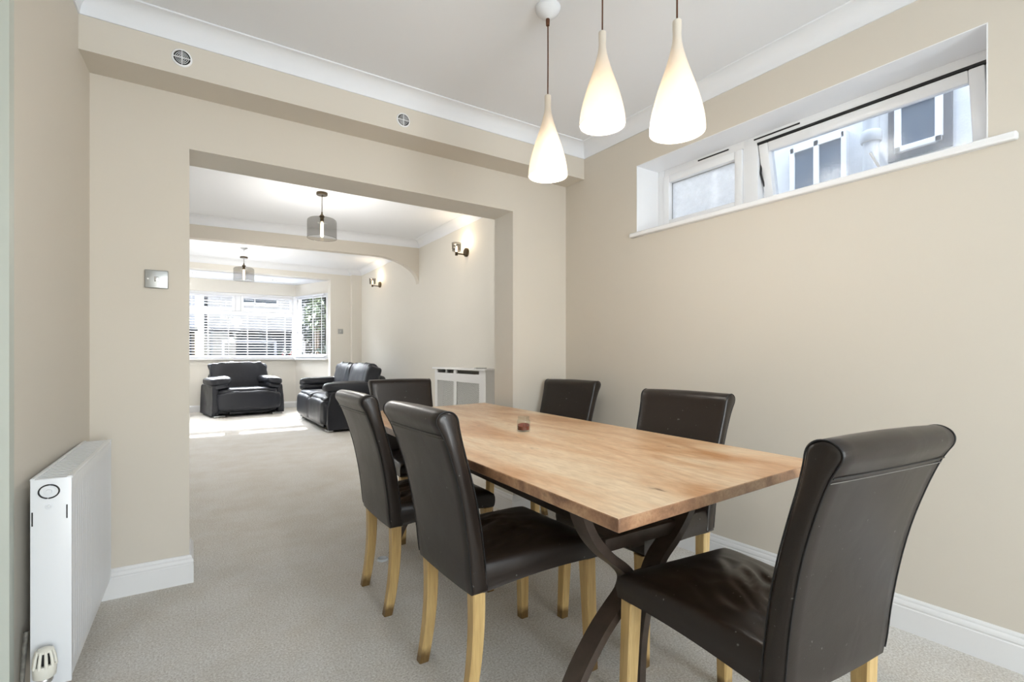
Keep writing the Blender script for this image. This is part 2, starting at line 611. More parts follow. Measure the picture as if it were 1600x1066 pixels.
# white painted reveal lining
f = MB()
e = 0.004
for (ya, yb, z0, z1) in ((wy0 - 0, wy0 + e, wz0, wz1), (wy1 - e, wy1, wz0, wz1), (wy0, wy1, wz1 - e, wz1)):
    f.prism([(xr(ya) - 0.0015, ya), (xr(ya) + 0.2, ya), (xr(yb) + 0.2, yb), (xr(yb) - 0.0015, yb)], z0, z1)
struct(f.build('trim_reveal', M['upvc']))
# sill board
f = MB()
f.prism([(xr(0.48) - 0.032, 0.48), (xr(0.48), 0.48), (xr(wy0), wy0), (xr(wy0) + 0.21, wy0), (xr(wy1) + 0.21, wy1), (xr(wy1), wy1), (xr(2.235), 2.235), (xr(2.235) - 0.032, 2.235)], 1.862, 1.890)
o = f.build('trim_sill', M['upvc'], smooth=40)
mod = o.modifiers.new('bevel', 'BEVEL'); mod.width = 0.006; mod.segments = 2
struct(o)

# left wall, radiator wall; it stops at a casing near the camera
f = MB()
f.prism([(xl(1.93), 1.93), (xl(D + .02), D + .02), (xl(D) - 0.2, D + .02), (xl(1.93) - 0.2, 1.93)], 0, ZC)
f.prism([(xl(1.0), 1.0), (xl(1.0) - 0.2, 1.0), (-0.75, -3.0), (-0.55, -3.0)], 0, ZC)
f.prism([(xl(1.0), 1.0), (xl(1.9), 1.93), (xl(1.9) - 0.2, 1.93), (xl(1.0) - 0.2, 1.0)], 2.1, ZC)
struct(f.build('wall_left', M['cream']))
f = MB()
f.prism([(xl(1.93) + 0.004, 1.90), (xl(1.93) + 0.004, 1.945), (xl(1.93) - 0.2, 1.945), (xl(1.93) - 0.2, 1.90)], 0, ZC - 0.1)
struct(f.build('trim_casing', M['casing']))
# side lobby seen by nothing, closes the gap
f = MB(); f.box(-0.9, -0.85, 0.9, 2.05, 0, ZC)
struct(f.build('wall_lobby', M['cream']))

# rear wall with garden doors opening
f = MB()
f.box(-0.8, -0.3, -3.1, YREAR, 0, ZC); f.box(1.8, 2.8, -3.1, YREAR, 0, ZC); f.box(-0.3, 1.8, -3.1, YREAR, 2.25, ZC)
struct(f.build('wall_rear', M['cream']))
dr = struct(empty('door_1', (0.75, -2.99, 0)))
f = MB()
for x in (-1.05, -0.05, 0.0, 1.0):
    f.box(x, x + 0.05, -0.03, 0.03, 0, 2.25)
f.box(-1.05, 1.05, -0.03, 0.03, 2.2, 2.25); f.box(-1.05, 1.05, -0.03, 0.03, 0, 0.06)
f.build('door_frame', M['upvc'], dr)
f = MB(); f.box(-1.0, 1.0, -0.005, 0.005, 0.06, 2.2)
f.build('pane', M['glass'], dr)

# dividing wall with the wide opening
OX0, OX1, OZ = -0.011, 1.880, 2.120
f = MB()
f.box(-1.9, OX0, D, D + T, 0, ZL); f.box(OX1, 3.1, D, D + T, 0, ZL); f.box(OX0, OX1, D, D + T, OZ, ZL)
wb = struct(f.build('wall_back', M['cream']))
wb.data.materials.append(M['offwhite'])
for p in wb.data.polygons:
    if p.normal.y > 0.5 or abs(p.normal.x) > 0.5 or p.normal.z < -0.5: p.material_index = 1

# boxed-in duct along the top of the dividing wall
f = MB(); f.box(-0.42, xr(D) + 0.01, D - 0.2, D, 2.376, ZC)
struct(f.build('trim_bulkhead', M['cream']))

# coves of the dining room
f = MB()
yb = D - 0.2
sweep_profile(f, (xl(yb), yb), (xr(yb), yb), (0, -1), cove_prof(2.52, 0.085), 1, 1)
sweep_profile(f, (xr(yb), yb), (xr(-2.8), -2.8), (-1, 0), cove_prof(2.52, 0.085), 1, 0)
sweep_profile(f, (xl(yb), yb), (xl(1.0), 1.0), (1, 0), cove_prof(2.52, 0.085), 1, 0)
struct(f.build('trim_coving', M['ceiling'], smooth=35))

# skirting boards
f = MB()
sweep_profile(f, (xl(D), D), (OX0, D), (0, -1), SK, 1, -1)
sweep_profile(f, (OX0, D), (OX0, D + T), (1, 0), SK, -1, -1)
sweep_profile(f, (OX1, D), (OX1, D + T), (-1, 0), SK, -1, -1)
sweep_profile(f, (OX1, D), (xr(D), D), (0, -1), SK, -1, 1)
struct(f.build('baseboard_back', M['gloss'], smooth=35))
f = MB()
sweep_profile(f, (xr(D), D), (xr(-2.8), -2.8), (-1, 0), SK, 1, 0)
struct(f.build('baseboard_right', M['gloss'], smooth=35))

# ------------------------------------------------------------------ living room shell
f = MB(); f.box(XR, XR + 0.2, D + T, YF + 0.25, 0, ZL)
struct(f.build('wall_living_right', M['offwhite']))
f = MB(); f.box(-1.75, -1.55, D + T, YF + 0.25, 0, ZL)
struct(f.build('wall_living_left', M['offwhite']))
# arch wall
def arch_y(x): return 7.19 + (XR - x) * 0.09
f = MB()
N1 = 20
pts = []
cx, rx, rz, zs = 2.25, 0.70, 0.38, 2.62
for k in range(N1 + 1):
    a = PI / 2 * k / N1
    pts.append((cx + rx * math.sin(a), zs - rz + rz * math.cos(a)))
left = [(-1.55 - (x - XR) * 0 if False else (0.70 * 2 - 0.0) - x, z) for x, z in pts]   # mirrored arch end on the far side
left = [(2 * 0.70 - x, z) for x, z in pts][::-1]
prof = left + pts
for k in range(len(prof) - 1):
    (xa, za), (xb, zb) = prof[k], prof[k + 1]
    v = []
    for dy in (0, 0.12):
        for (x, z) in ((xa, za), (xb, zb), (xb, ZL), (xa, ZL)):
            v.append(f.bm.verts.new((x, arch_y(x) + dy, z)))
    f.bm.faces.new(v[:4]); f.bm.faces.new(v[4:][::-1])
    f.bm.faces.new((v[0], v[4], v[5], v[1]))
o = f.build('wall_arch', M['cream'])
struct(o)
# coves middle and front room
f = MB()
s = 0.105
sweep_profile(f, (XR, D + T), (XR, arch_y(XR)), (-1, 0), cove_prof(2.79, s), 0, 1)
sweep_profile(f, (XR, arch_y(XR)), (-1.5, arch_y(-1.5)), (-0.09, -1), cove_prof(2.79, s), 1, 1)
sweep_profile(f, (XR, arch_y(XR) + 0.12), (XR, YF - 0.13), (-1, 0), cove_prof(2.79, s), 0, 1)
sweep_profile(f, (XR, YF - 0.13), (2.759, YF - 0.13), (0, -1), cove_prof(2.79, s), 1, -1)
sweep_profile(f, (2.759, YF - 0.13), (2.759, YF), (-1, 0), cove_prof(2.79, s), -1, 1)
sweep_profile(f, (2.759, YF), (-1.5, YF), (0, -1), cove_prof(2.79, s), 1, 1)
struct(f.build('trim_coving_living', M['ceiling'], smooth=35))
# front wall with the bay opening and a boxed corner pier
BX0, BX1, BZ = -0.75, 2.36, 2.685
f = MB()
f.box(BX1, 3.05, YF, YF + 0.24, 0, ZL); f.box(-1.75, BX0, YF, YF + 0.24, 0, ZL); f.box(BX0, BX1, YF, YF + 0.24, BZ, ZL)
f.box(2.759, 2.99, YF - 0.13, YF + 0.01, 0, ZL)
struct(f.build('wall_front', M['offwhite']))
# bay: low walls, bulkhead, ceiling
FX0, FX1 = -0.32, 1.915
def seg(mb, A, B, th, z0, z1):
    A = Vector(A); B = Vector(B); d = (B - A).normalized(); n = Vector((-d.y, d.x)) * th
    mb.prism([tuple(A), tuple(B), tuple(B + n), tuple(A + n)], z0, z1)
P1, P2 = (FX1, YB), (BX1 + 0.01, YF + 0.2)
P0, PL = (FX0, YB), (BX0 - 0.01, YF + 0.2)
f = MB()
for (z0, z1) in ((0, 1.045), (2.44, BZ + 0.05)):
    seg(f, P1, P0, -0.12, z0, z1)
    seg(f, P2, P1, -0.12, z0, z1)
    seg(f, P0, PL, -0.12, z0, z1)
struct(f.build('wall_bay', M['offwhite']))
f = MB(); f.prism([(-1.1, YF + 0.2), (2.75, YF + 0.2), (2.25, YB + 0.2), (-0.7, YB + 0.2)], BZ, BZ + 0.06)
struct(f.build('ceiling_bay', M['ceiling']))
f = MB()
seg(f, (FX1 - 0.02, YB - 0.06), (FX0 + 0.02, YB - 0.06), -0.16, 1.045, 1.08)
seg(f, (BX1 - 0.045, YF + 0.2), (FX1 - 0.055, YB - 0.02), -0.16, 1.045, 1.08)
struct(f.build('trim_bay_sill', M['gloss']))
f = MB()
sweep_profile(f, P0, P1, (0, -1), SK, 0, 0.5)
sweep_profile(f, P1, P2, (-0.93, -0.37), SK, 0.5, 0)
sweep_profile(f, (BX1, YF), (2.759, YF), (0, -1), SK, -1, 1)
sweep_profile(f, (2.759, YF - 0.13), (XR, YF - 0.13), (0, -1), SK, -1, 1)
sweep_profile(f, (XR, D + T), (XR, YF - 0.13), (-1, 0), SK, 0, 1)
struct(f.build('baseboard_living', M['gloss'], smooth=35))

# ------------------------------------------------------------------ bay windows
def blind(parent_loc, rz, w, z0, z1, tapes, label, group='white slatted blinds in the bay', tilt=22, cord_side=None):
    root = empty('window_blind', parent_loc, rz, label, 'blind', group)
    f = MB(); f.box(-w / 2, w / 2, -0.025, 0.025, z1 - 0.035, z1, 0.004)
    f.build('head_rail', M['blind'], root, smooth=40)
    n = int((z1 - z0 - 0.05) / 0.054)
    f = MB()
    for k in range(n):
        z = z1 - 0.06 - k * 0.054
        rows = []
        for j in range(5):
            t = -1 + 2 * j / 4
            y = t * 0.018 * math.cos(math.radians(tilt))
            # room side edge low, street side edge high: the slats lie along the sun's rays
            zz = z + t * 0.018 * math.sin(math.radians(tilt)) + 0.002 * (1 - t * t)
            rows.append([(-w / 2 + 0.004, y, zz), (w / 2 - 0.004, y, zz)])
        f.grid(rows)
    o = f.build('slats', M['blind'], root, smooth=180)
    md = o.modifiers.new('thick', 'SOLIDIFY'); md.thickness = 0.002
    f = MB(); f.box(-w / 2, w / 2, -0.02, 0.02, z0, z0 + 0.02, 0.003)
    f.build('bottom_rail', M['blind'], root, smooth=40)
    for x in tapes:
        f = MB(); f.box(x - 0.012, x + 0.012, -0.0275, -0.0265, z0 + 0.01, z1 - 0.02); f.box(x - 0.002, x + 0.002, 0.0262, 0.0275, z0 + 0.01, z1 - 0.02)
        f.build('ladder_tape', M['blind'], root)
    return root


def ring(mb, x0, x1, z0, z1, w, y0, y1, bev=0.006):
    mb.box(x0, x0 + w, y0, y1, z0, z1, bev); mb.box(x1 - w, x1, y0, y1, z0, z1, bev)
    mb.box(x0 + w, x1 - w, y0, y1, z0, z0 + w, bev); mb.box(x0 + w, x1 - w, y0, y1, z1 - w, z1, bev)


w1 = struct(empty('window_1', (0, YB + 0.03, 0)))
f = MB()
ring(f, FX0, FX1, 1.08, 2.44, 0.055, 0, 0.07)
f.box(FX0 + 0.055, FX1 - 0.055, 0, 0.07, 2.0, 2.065, 0.006)
f.box(0.757, 0.853, 0, 0.07, 2.065, 2.385, 0.006)
f.build('window_frame', M['upvc'], w1, smooth=40)
f = MB(); f.box(FX0 + 0.05, FX1 - 0.05, 0.035, 0.041, 1.13, 2.01)
f.build('pane', M['glass'], w1)
for xa, xb in ((FX0 + 0.055, 0.755), (0.855, FX1 - 0.055)):
    f = MB(); ring(f, xa, xb, 2.065, 2.385, 0.05, -0.014, 0.05)
    sa = f.build('sash', M['upvc'], w1, smooth=40)
    f = MB(); f.box(xa + 0.045, xb - 0.045, 0.02, 0.026, 2.105, 2.345)
    f.build('pane', M['glass'], sa)
    xm = (xa + xb) / 2
    f = MB(); f.box(xm - 0.012, xm + 0.012, -0.03, -0.012, 2.078, 2.10, 0.003); f.box(xm - 0.01, xm + 0.085, -0.042, -0.028, 2.08, 2.098, 0.004)
    f.build('handle', M['upvc'], sa, smooth=40)
# side light of the bay
dv = Vector((P2[0] - P1[0], P2[1] - P1[1])); sl = dv.length; sang = math.atan2(dv.y, dv.x)
w2 = struct(empty('window_2', (P1[0], P1[1], 0), sang))
f = MB(); ring(f, 0.03, sl - 0.02, 1.08, 2.44, 0.075, 0.0, 0.07)
f.box(-0.05, 0.05, -0.035, 0.07, 1.08, 2.44, 0.01)
f.build('window_frame', M['upvc'], w2, smooth=40)
f = MB(); f.box(0.09, sl - 0.08, 0.03, 0.036, 1.14, 2.38)
f.build('pane', M['glass'], w2)
f = MB(); f.box(0.052, 0.068, -0.03, 0.0, 1.62, 1.72, 0.004)
f.build('handle', M['chrome'], w2, smooth=40)
# hidden left side light mirrors it
dv3 = Vector((PL[0] - P0[0], PL[1] - P0[1]))
w3 = struct(empty('window_3', (P0[0], P0[1], 0), math.atan2(dv3.y, dv3.x)))
f = MB(); ring(f, 0.03, dv3.length - 0.02, 1.08, 2.44, 0.075, -0.07, 0.0); f.box(-0.05, 0.05, -0.07, 0.035, 1.08, 2.44, 0.01)
f.build('window_frame', M['upvc'], w3, smooth=40)
f = MB(); f.box(0.09, dv3.length - 0.08, -0.036, -0.03, 1.14, 2.38)
f.build('pane', M['glass'], w3)

blind((0.8, YB - 0.005, 0), 0, 2.1, 1.09, 2.0, [-0.53, -0.173, 0.177, 0.54, 0.896], 'widest white slatted blind over the large lower pane of the bay', tilt=13)
blind((0.245, YB - 0.025, 0), 0, 0.92, 2.10, 2.36, [-0.25, 0.25], 'short white slatted blind over the left top light of the bay', tilt=13)
blind((1.36, YB - 0.025, 0), 0, 0.92, 2.10, 2.36, [-0.25, 0.25], 'short white slatted blind over the right top light of the bay', tilt=13)
mid = Vector(P1) + dv * 0.5
nn = Vector((dv.y, -dv.x)).normalized()
if nn.x > 0: nn = -nn
mid = mid + nn * 0.035
blind((mid.x, mid.y, 0), sang, sl - 0.18, 1.10, 2.42, [-0.27, 0.14, 0.44], 'tall narrow white slatted blind in the angled side window of the bay', tilt=-4)

# downlights in the bay ceiling
for x, y, lb in ((0.04, 11.0, 'small recessed downlight in the bay ceiling, nearer the left jamb'), (1.42, 11.15, 'small recessed downlight in the bay ceiling, nearer the side window')):
    r = empty('downlight', (x, y, BZ), 0, lb, 'ceiling light', 'downlights in the bay ceiling')
    f = MB(); f.lathe([(0.028, -0.002), (0.03, -0.006), (0.043, -0.006), (0.045, 0.0)], seg=24)
    f.build('trim_ring', M['steel'], r, smooth=50)
    f = MB(); f.lathe([(0.0005, -0.003), (0.029, -0.003)], seg=24)
    f.build('lens', M['downlight'], r)
    lamp('downlight_lamp', 'SPOT', (0, 0, -0.02), 45.0, (1.0, 0.96, 0.9), spot_size=R90, spot_blend=0.6, shadow_soft_size=0.03).parent = r

# ------------------------------------------------------------------ high dining window
ang = math.atan2(1.0, -0.0315)     # local +X runs along the wall towards the divider, local -Y into the room... set by matrix below
w4 = struct(empty('window_4', (xr(wy0) + 0.2, wy0, 0), math.atan2(wy1 - wy0, xr(wy1) - xr(wy0))))
# local: x along wall (0..1.64) , +y points into the room (-X world)
WL = math.hypot(wy1 - wy0, xr(wy1) - xr(wy0))
f = MB(); ring(f, 0, WL, wz0, wz1, 0.05, -0.07, 0.0)
xm = 0.97
f.box(xm, xm + 0.085, -0.07, 0.0, wz0, wz1, 0.006)
f.build('window_frame', M['upvc'], w4, smooth=40)
f = MB(); f.box(xm + 0.17, xm + 0.37, 0.0, 0.004, wz1 - 0.026, wz1 - 0.019); f.box(xm - 0.22, xm + 0.02, 0.0, 0.004, wz1 - 0.026, wz1 - 0.019)
f.build('vent_slot', M['black'], w4)
# fixed-looking closed sash on the left (far) side
f = MB(); ring(f, xm + 0.085, WL - 0.05, wz0 + 0.05, wz1 - 0.05, 0.045, -0.06, 0.012)
sa = f.build('sash', M['upvc'], w4, smooth=40)
f = MB(); f.box(xm + 0.12, WL - 0.08, -0.03, -0.024, wz0 + 0.085, wz1 - 0.085)
f.build('pane', M['hazeglass'], sa)
f = MB(); g0, g1 = xm + 0.13, WL - 0.095
ring(f, g0, g1, wz0 + 0.095, wz1 - 0.095, 0.004, -0.0235, -0.021, 0.0)
f.build('gasket', M['steel'], sa)
# open top-hung sash on the right (near) side: bottom pushed outwards
sh = struct(empty('tmp'))
bpy.data.objects.remove(sh)
f = MB()
hz = -(wz1 - wz0 - 0.08)
ring(f, 0.055, xm - 0.005, hz, 0.0, 0.05, -0.055, 0.012)
sa2 = f.build('sash', M['upvc'], w4, smooth=40, loc=(0, -0.006, wz1 - 0.058), rot=(math.radians(-13), 0, 0))
f = MB(); f.box(0.10, xm - 0.05, -0.026, -0.020, hz + 0.045, -0.045)
f.build('pane', M['wetglass'], sa2)
f = MB(); f.box(0.05, xm, -0.012, 0.006, wz1 - 0.058, wz1 - 0.046)
f.build('gasket', M['black'], w4)
f = MB(); f.tube([(xm - 0.008, -0.03, wz0 + 0.33), (xm - 0.006, -0.02, wz0 + 0.22), (xm - 0.012, -0.05, wz0 + 0.15), (xm - 0.01, -0.09, wz0 + 0.08)], 0.005)
f.build('hinge_arm', M['black'], w4)
f = MB(); f.tube([(0.41, 0.02, hz + 0.03), (0.45, 0.035, hz + 0.14)], 0.006)
f.build('handle', M['upvc'], sa2)

# ------------------------------------------------------------------ neighbour's wall beyond the high window
nb = empty('neighbour_house', (3.8, 0, 0), 0, 'pale rendered neighbouring house wall seen through the high dining window', 'house')
f = MB(); f.box(0, 0.3, -3, 7.5, -0.1, 4.6)
f.build('wall', M['render'], nb)
f = MB(); f.box(-0.02, 0.02, 1.03, 1.35, 2.36, 2.76)
sur = f.build('window_surround', M['darkframe'], nb)
f = MB(); 
for (a, b, c, d) in ((1.07, 1.105, 2.40, 2.72), (1.275, 1.31, 2.40, 2.72), (1.07, 1.31, 2.40, 2.435), (1.07, 1.31, 2.685, 2.72)):
    f.box(-0.045, 0.0, a, b, c, d, 0.004)
f.build('window_frame', M['upvc'], sur)
f = MB(); f.box(-0.03, -0.022, 1.09, 1.29, 2.42, 2.70)
f.build('pane', M['darkglass'], sur)
f = MB(); f.box(-0.02, 0.02, 1.60, 1.98, 2.0, 2.66)
sur = f.build('window_surround', M['darkframe'], nb)
f = MB()
for a in (1.60, 1.78, 1.95):
    f.box(-0.045, 0.0, a - 0.018, a + 0.018, 2.0, 2.66, 0.004)
f.box(-0.045, 0.0, 1.6, 1.96, 2.62, 2.66)
f.build('window_frame', M['upvc'], sur)
f = MB(); f.box(-0.03, -0.022, 1.62, 1.94, 2.02, 2.63)
f.build('pane', M['darkglass'], sur)
dp = empty('drain_pipe', (3.715, 1.42, 0), 0, 'grey vertical drain pipe on the neighbouring wall', 'pipe')
f = MB(); f.lathe([(0.045, 0), (0.045, 4.4)], seg=16, capa=True, capb=True)
f.build('pipe', M['pipe'], dp, smooth=60)
f = MB(); f.lathe([(0.056, 2.50), (0.06, 2.51), (0.06, 2.56), (0.056, 2.57)], seg=16, capa=True, capb=True)
f.build('collar', M['pipe'], dp, smooth=60)
dp2 = MB(); dp2.lathe([(0.035, 0), (0.035, 4.4)], seg=16, capa=True, capb=True)
tagged(dp2.build('waste_pipe', M['upvc'], smooth=60, loc=(3.735, 2.59, 0)), 'white vertical pipe behind the closed frosted pane', 'pipe')
f = MB(); f.box(2.7, 3.8, -3, 7.5, -0.12, -0.02)
struct(f.build('alley_ground', M['tarmac']))

# ------------------------------------------------------------------ street beyond the bay
f = MB(); f.box(-30, 40, 12.2, 60, -0.45, -0.35)
struct(f.build('street_ground', M['tarmac']))
def house(x0, x1, y, label, wallm, seedv):
    r = empty('street_house', ((x0 + x1) / 2, y, -0.35), 0, label, 'house', 'houses across the street')
    w = x1 - x0
    f = MB(); f.box(-w / 2, w / 2, 0, 8, 2.55, 5.8)
    f.build('upper_wall', wallm, r)
    f = MB(); f.box(-w / 2, w / 2, 0.1, 8, 0, 2.55)
    f.build('lower_wall', M['garage'], r)
    f = MB(); f.box(-w / 2 - 0.1, w / 2 + 0.1, -0.25, 0.1, 2.5, 2.65, 0.02)
    f.build('canopy', M['darkframe'], r)
    # roof
    f = MB()
    a = [f.bm.verts.new(p) for p in ((-w / 2 - .2, -0.4, 5.7), (w / 2 + .2, -0.4, 5.7), (w / 2 + .2, 4, 8.4), (-w / 2 - .2, 4, 8.4), (w / 2 + .2, 8.4, 5.7), (-w / 2 - .2, 8.4, 5.7))]
    f.bm.faces.new(a[:4]); f.bm.faces.new((a[3], a[2], a[4], a[5])); f.bm.faces.new((a[0], a[3], a[5])); f.bm.faces.new((a[1], a[4], a[2]))
    f.build('roof', M['rooftile'], r)
    for cx in (-w / 4, w / 4):
        f = MB(); ring(f, cx - 0.9, cx + 0.9, 3.7, 5.0, 0.08, -0.05, 0.03)
        fr = f.build('window_frame', M['upvc'], r)
        f = MB(); f.box(cx - 0.85, cx + 0.85, -0.01, 0.0, 3.75, 4.95)
        f.build('pane', M['darkglass'], fr)
    f = MB(); ring(f, -w / 2 + 0.5, -w / 2 + 2.6, 0.05, 2.2, 0.1, 0.0, 0.12)
    f.build('garage_door', M['paleblue'], r)
    for cx in (w / 8, w / 3):
        f = MB(); ring(f, cx - 0.7, cx + 0.7, 0.9, 2.3, 0.09, 0.0, 0.12)
        fr = f.build('window_frame', M['upvc'], r)
        f = MB(); f.box(cx - 0.65, cx + 0.65, 0.05, 0.09, 0.95, 2.25)
        f.build('pane', M['darkglass'], fr)
    f = MB(); f.box(-0.35, 0.15, -0.2, 0.3, 0, 2.5, 0.02)
    f.build('porch_pillar', M['upvc'], r)
house(-7.2, 0.1, 24, 'pale blue house across the street behind the left part of the blind', M['paleblue'], 1)
house(0.55, 7.6, 24, 'grey rendered house across the street behind the right part of the blind', M['render'], 2)
house(8.1, 15.2, 24.5, 'far right house across the street beyond the side window', M['paleblue'], 3)


def bush(name, loc, rx, rz, label, cat, group, leafm, n, ls, seedv, flowers=None, trunk=0.0):
    random.seed(seedv)
    root = empty(name, loc, 0, label, cat, group)
    f = MB()
    fl = MB() if flowers else None
    for k in range(n):
        u = random.random() ** 0.4
        a = random.uniform(0, 2 * PI); c = random.uniform(-1, 1)
        s_ = math.sqrt(1 - c * c)
        lump = 0.8 + 0.3 * noise.noise(Vector((math.cos(a) * s_ * 2 + seedv, math.sin(a) * s_ * 2, c * 2)))
        p = Vector((math.cos(a) * s_ * rx * u * lump, math.sin(a) * s_ * rx * u * lump, trunk + rz + c * rz * u * lump))
        q = Matrix.Rotation(random.uniform(0, 6.28), 3, 'Z') @ Matrix.Rotation(random.uniform(-1.2, 1.2), 3, 'X')
        l = ls * random.uniform(0.6, 1.3)
        tgt = fl if (fl and u > 0.75 and random.random() < 0.12) else f
        vs = [tgt.bm.verts.new(p + q @ Vector(w)) for w in ((-l * .35, 0, 0), (0, -l * .6, l * .1), (l * .35, 0, 0), (0, l * .6, l * .1))]
        tgt.bm.faces.new(vs)
    f.build('foliage', leafm, root)
    if fl: fl.build('blossom', flowers, root)
    f = MB()
    for k in range(4):
        a = k * 1.7
        f.tube([(0, 0, 0), (math.cos(a) * .1 * rx, math.sin(a) * .1 * rx, trunk + rz * .3), (math.cos(a) * .4 * rx, math.sin(a) * .4 * rx, trunk + rz)], [0.05 * rx + .01, 0.03 * rx + .01, 0.008], seg=6)
    f.build('stem', M['bark'], root)
    return root


bush('garden_tree', (3.75, 15.4, -0.35), 1.45, 2.4, 'tall dark green garden tree outside the side window of the bay', 'tree', None, M['leaf'], 7000, 0.17, 3, None, 0.2)
bush('garden_shrub', (2.9, 12.9, -0.35), 0.5, 0.95, 'white flowering shrub low outside the side window of the bay', 'shrub', 'shrubs in the front garden', M['leaf'], 900, 0.11, 5, M['flower'])
bush('garden_shrub', (2.75, 13.6, -0.35), 0.5, 0.55, 'tall pale leafy shrub on a bare stem outside the side window', 'shrub', 'shrubs in the front garden', M['leafpale'], 420, 0.12, 15, None, 2.0)
bush('garden_shrub', (2.2, 14.6, -0.35), 0.55, 0.95, 'red flowering shrub outside the right end of the front bay window', 'shrub', 'shrubs in the front garden', M['leaf'], 800, 0.11, 6, M['redflower'])
bush('garden_shrub', (0.6, 15.2, -0.35), 0.5, 0.8, 'spiky pale shrub outside the middle of the front bay window', 'shrub', 'shrubs in the front garden', M['leafpale'], 700, 0.12, 7)
bush('garden_shrub', (1.45, 16.4, -0.35), 0.5, 0.8, 'dark shrub between the pale and the red flowering shrubs', 'shrub', 'shrubs in the front garden', M['leaf'], 700, 0.12, 8)

# ------------------------------------------------------------------ dining chair
def chair(loc, rz, label):
    root = empty('dining_chair', (loc[0], loc[1], 0), rz, label, 'chair', 'dining chairs around the table')
    # --- backrest: closed side profile in (y, z), width grows upwards
    rear = [(-0.272, 0.375), (-0.279, 0.42), (-0.287, 0.50), (-0.302, 0.60), (-0.323, 0.70), (-0.350, 0.79), (-0.374, 0.855), (-0.389, 0.885)]
    roll = [(-0.401, 0.905), (-0.403, 0.922), (-0.394, 0.936), (-0.376, 0.944), (-0.356, 0.942), (-0.340, 0.932), (-0.331, 0.916)]
    front = [(-0.326, 0.890), (-0.313, 0.84), (-0.290, 0.765), (-0.266, 0.68), (-0.246, 0.59), (-0.232, 0.50), (-0.222, 0.42), (-0.215, 0.375)]
    prof = rear + roll + front
    # refine
    P = []
    npf = len(prof)
    for i in range(npf):
        a, b = Vector(prof[i]), Vector(prof[(i + 1) % npf])
        if i == npf - 1:
            P += [a, a.lerp(b, 0.5)]
            continue
        p0 = Vector(prof[i - 1]) if i > 0 else a - (b - a)
        p3 = Vector(prof[i + 2]) if i + 2 < npf else b + (b - a)
        for k in range(3):
            t = k / 3
            P.append(0.5 * ((2 * a) + (b - p0) * t + (2 * p0 - 5 * a + 4 * b - p3) * t * t + (3 * a - p0 - 3 * b + p3) * t ** 3))
    cen = [None] * len(P)
    def hw(z): return 0.203 + 0.022 * max(0, (z - 0.40) / 0.54) ** 1.2
    nrm = []
    for i in range(len(P)):
        t = (P[(i + 1) % len(P)] - P[i - 1]).normalized()
        nrm.append(Vector((-t.y, t.x)))
    area = sum(P[i].x * P[(i + 1) % len(P)].y - P[(i + 1) % len(P)].x * P[i].y for i in range(len(P)))
    if area < 0: nrm = [-n for n in nrm]
    f = MB()
    rows = []
    stations = [(-1, 0.014), (-1, 0.008)] 
    xs = [(-1.0, 0.012, 0.000), (-1.0, 0.0045, -0.0035), (-1.0, 0.0, -0.011), (-0.8, -0.001, 0), (-0.5, -0.003, 0), (0, -0.004, 0), (0.5, -0.003, 0), (0.8, -0.001, 0), (1.0, 0.0, -0.011), (1.0, 0.0045, -0.0035), (1.0, 0.012, 0.0)]
    for sx, ins, dx in xs:
        ringp = []
        for i, p in enumerate(P):
            q = p + nrm[i] * max(ins, 0) - nrm[i] * (-ins if ins < 0 else 0)
            w = hw(p.y)
            x = sx * w + (dx if sx > 0 else -dx)
            if abs(sx) < 1: x = sx * w
            ringp.append((x, q.x, q.y))
        rows.append(ringp)
    vs = f.grid(rows, close_u=True)
    f.cap(vs[0]); f.cap(vs[-1], True)
    back = f.build('backrest', M['leather'], root, smooth=50)
    # piping down both side edges, front and rear
    for s in (-1, 1):
        f = MB()
        path = [(s * (hw(p.y) - 0.0045), *(p + nrm[i] * 0.0012)) for i, p in enumerate(P) if 0 < i < len(P) - 2]
        f.tube(path, 0.0022, 6)
        f.build('piping', M['piping'], back, smooth=180)
    # double seam below the roll on the rear face
    def reary(z):
        for (ya_, za), (yb2, zb) in zip(rear[:-1], rear[1:]):
            if za <= z <= zb: return ya_ + (yb2 - ya_) * (z - za) / (zb - za)
    for z, mt, rr in ((0.872, M['piping'], 0.0017), (0.861, M['stitch'], 0.0011)):
        f = MB()
        f.tube([(k / 10 * 0.2165, reary(z) - 0.0008 - 0.0032 * (1 - (k / 10) ** 2), z) for k in range(-10, 11)], rr, 6)
        f.build('seam', mt, back)
    # --- seat: trapezoid with crowned top
    f = MB()
    NU, NV = 44, 48
    def edge(v):  # v 0 rear ..1 front
        return 0.200 + 0.032 * v
    y0, y1 = -0.235, 0.222
    rows = []
    def top(u, v):
        w = edge(v); x = u * w; y = y0 + (y1 - y0) * v
        # rounded rectangle falloff
        du = 1 - abs(u); dvf = (1 - v)
        e1 = 1 - math.exp(-du * 18); e2 = 1 - math.exp(-dvf * 18)
        z = 0.456 + 0.018 * (min(1, e1) * min(1, e2)) ** 0.6 + 0.032 * math.cos(u * PI / 2) * math.sin(min(1, v * 1.05) * PI)
        c = math.exp(-((u * 1.5) ** 2 + ((v - 0.30) * 3.0) ** 2))
        ang_ = 0.5 * math.sin(loc[0] * 9)
        xx = x * math.cos(ang_) + y * math.sin(ang_); yy = -x * math.sin(ang_) + y * math.cos(ang_)
        wr = noise.noise(Vector((xx * 24 + loc[0] * 3, yy * 8 + loc[1] * 5, 0.3 + noise.noise(Vector((x * 6, y * 6, loc[1]))) * 0.8)))
        z += c * (0.016 * (0.5 - abs(wr) * 1.9) - 0.006)
        if v > 0.97: y -= 0.004
        return (x * (1 - 0.02 * math.exp(-du * 14)), y, z)
    ys = [k / NV for k in range(NV + 1)]
    us = [-1 + 2 * k / NU for k in range(NU + 1)]
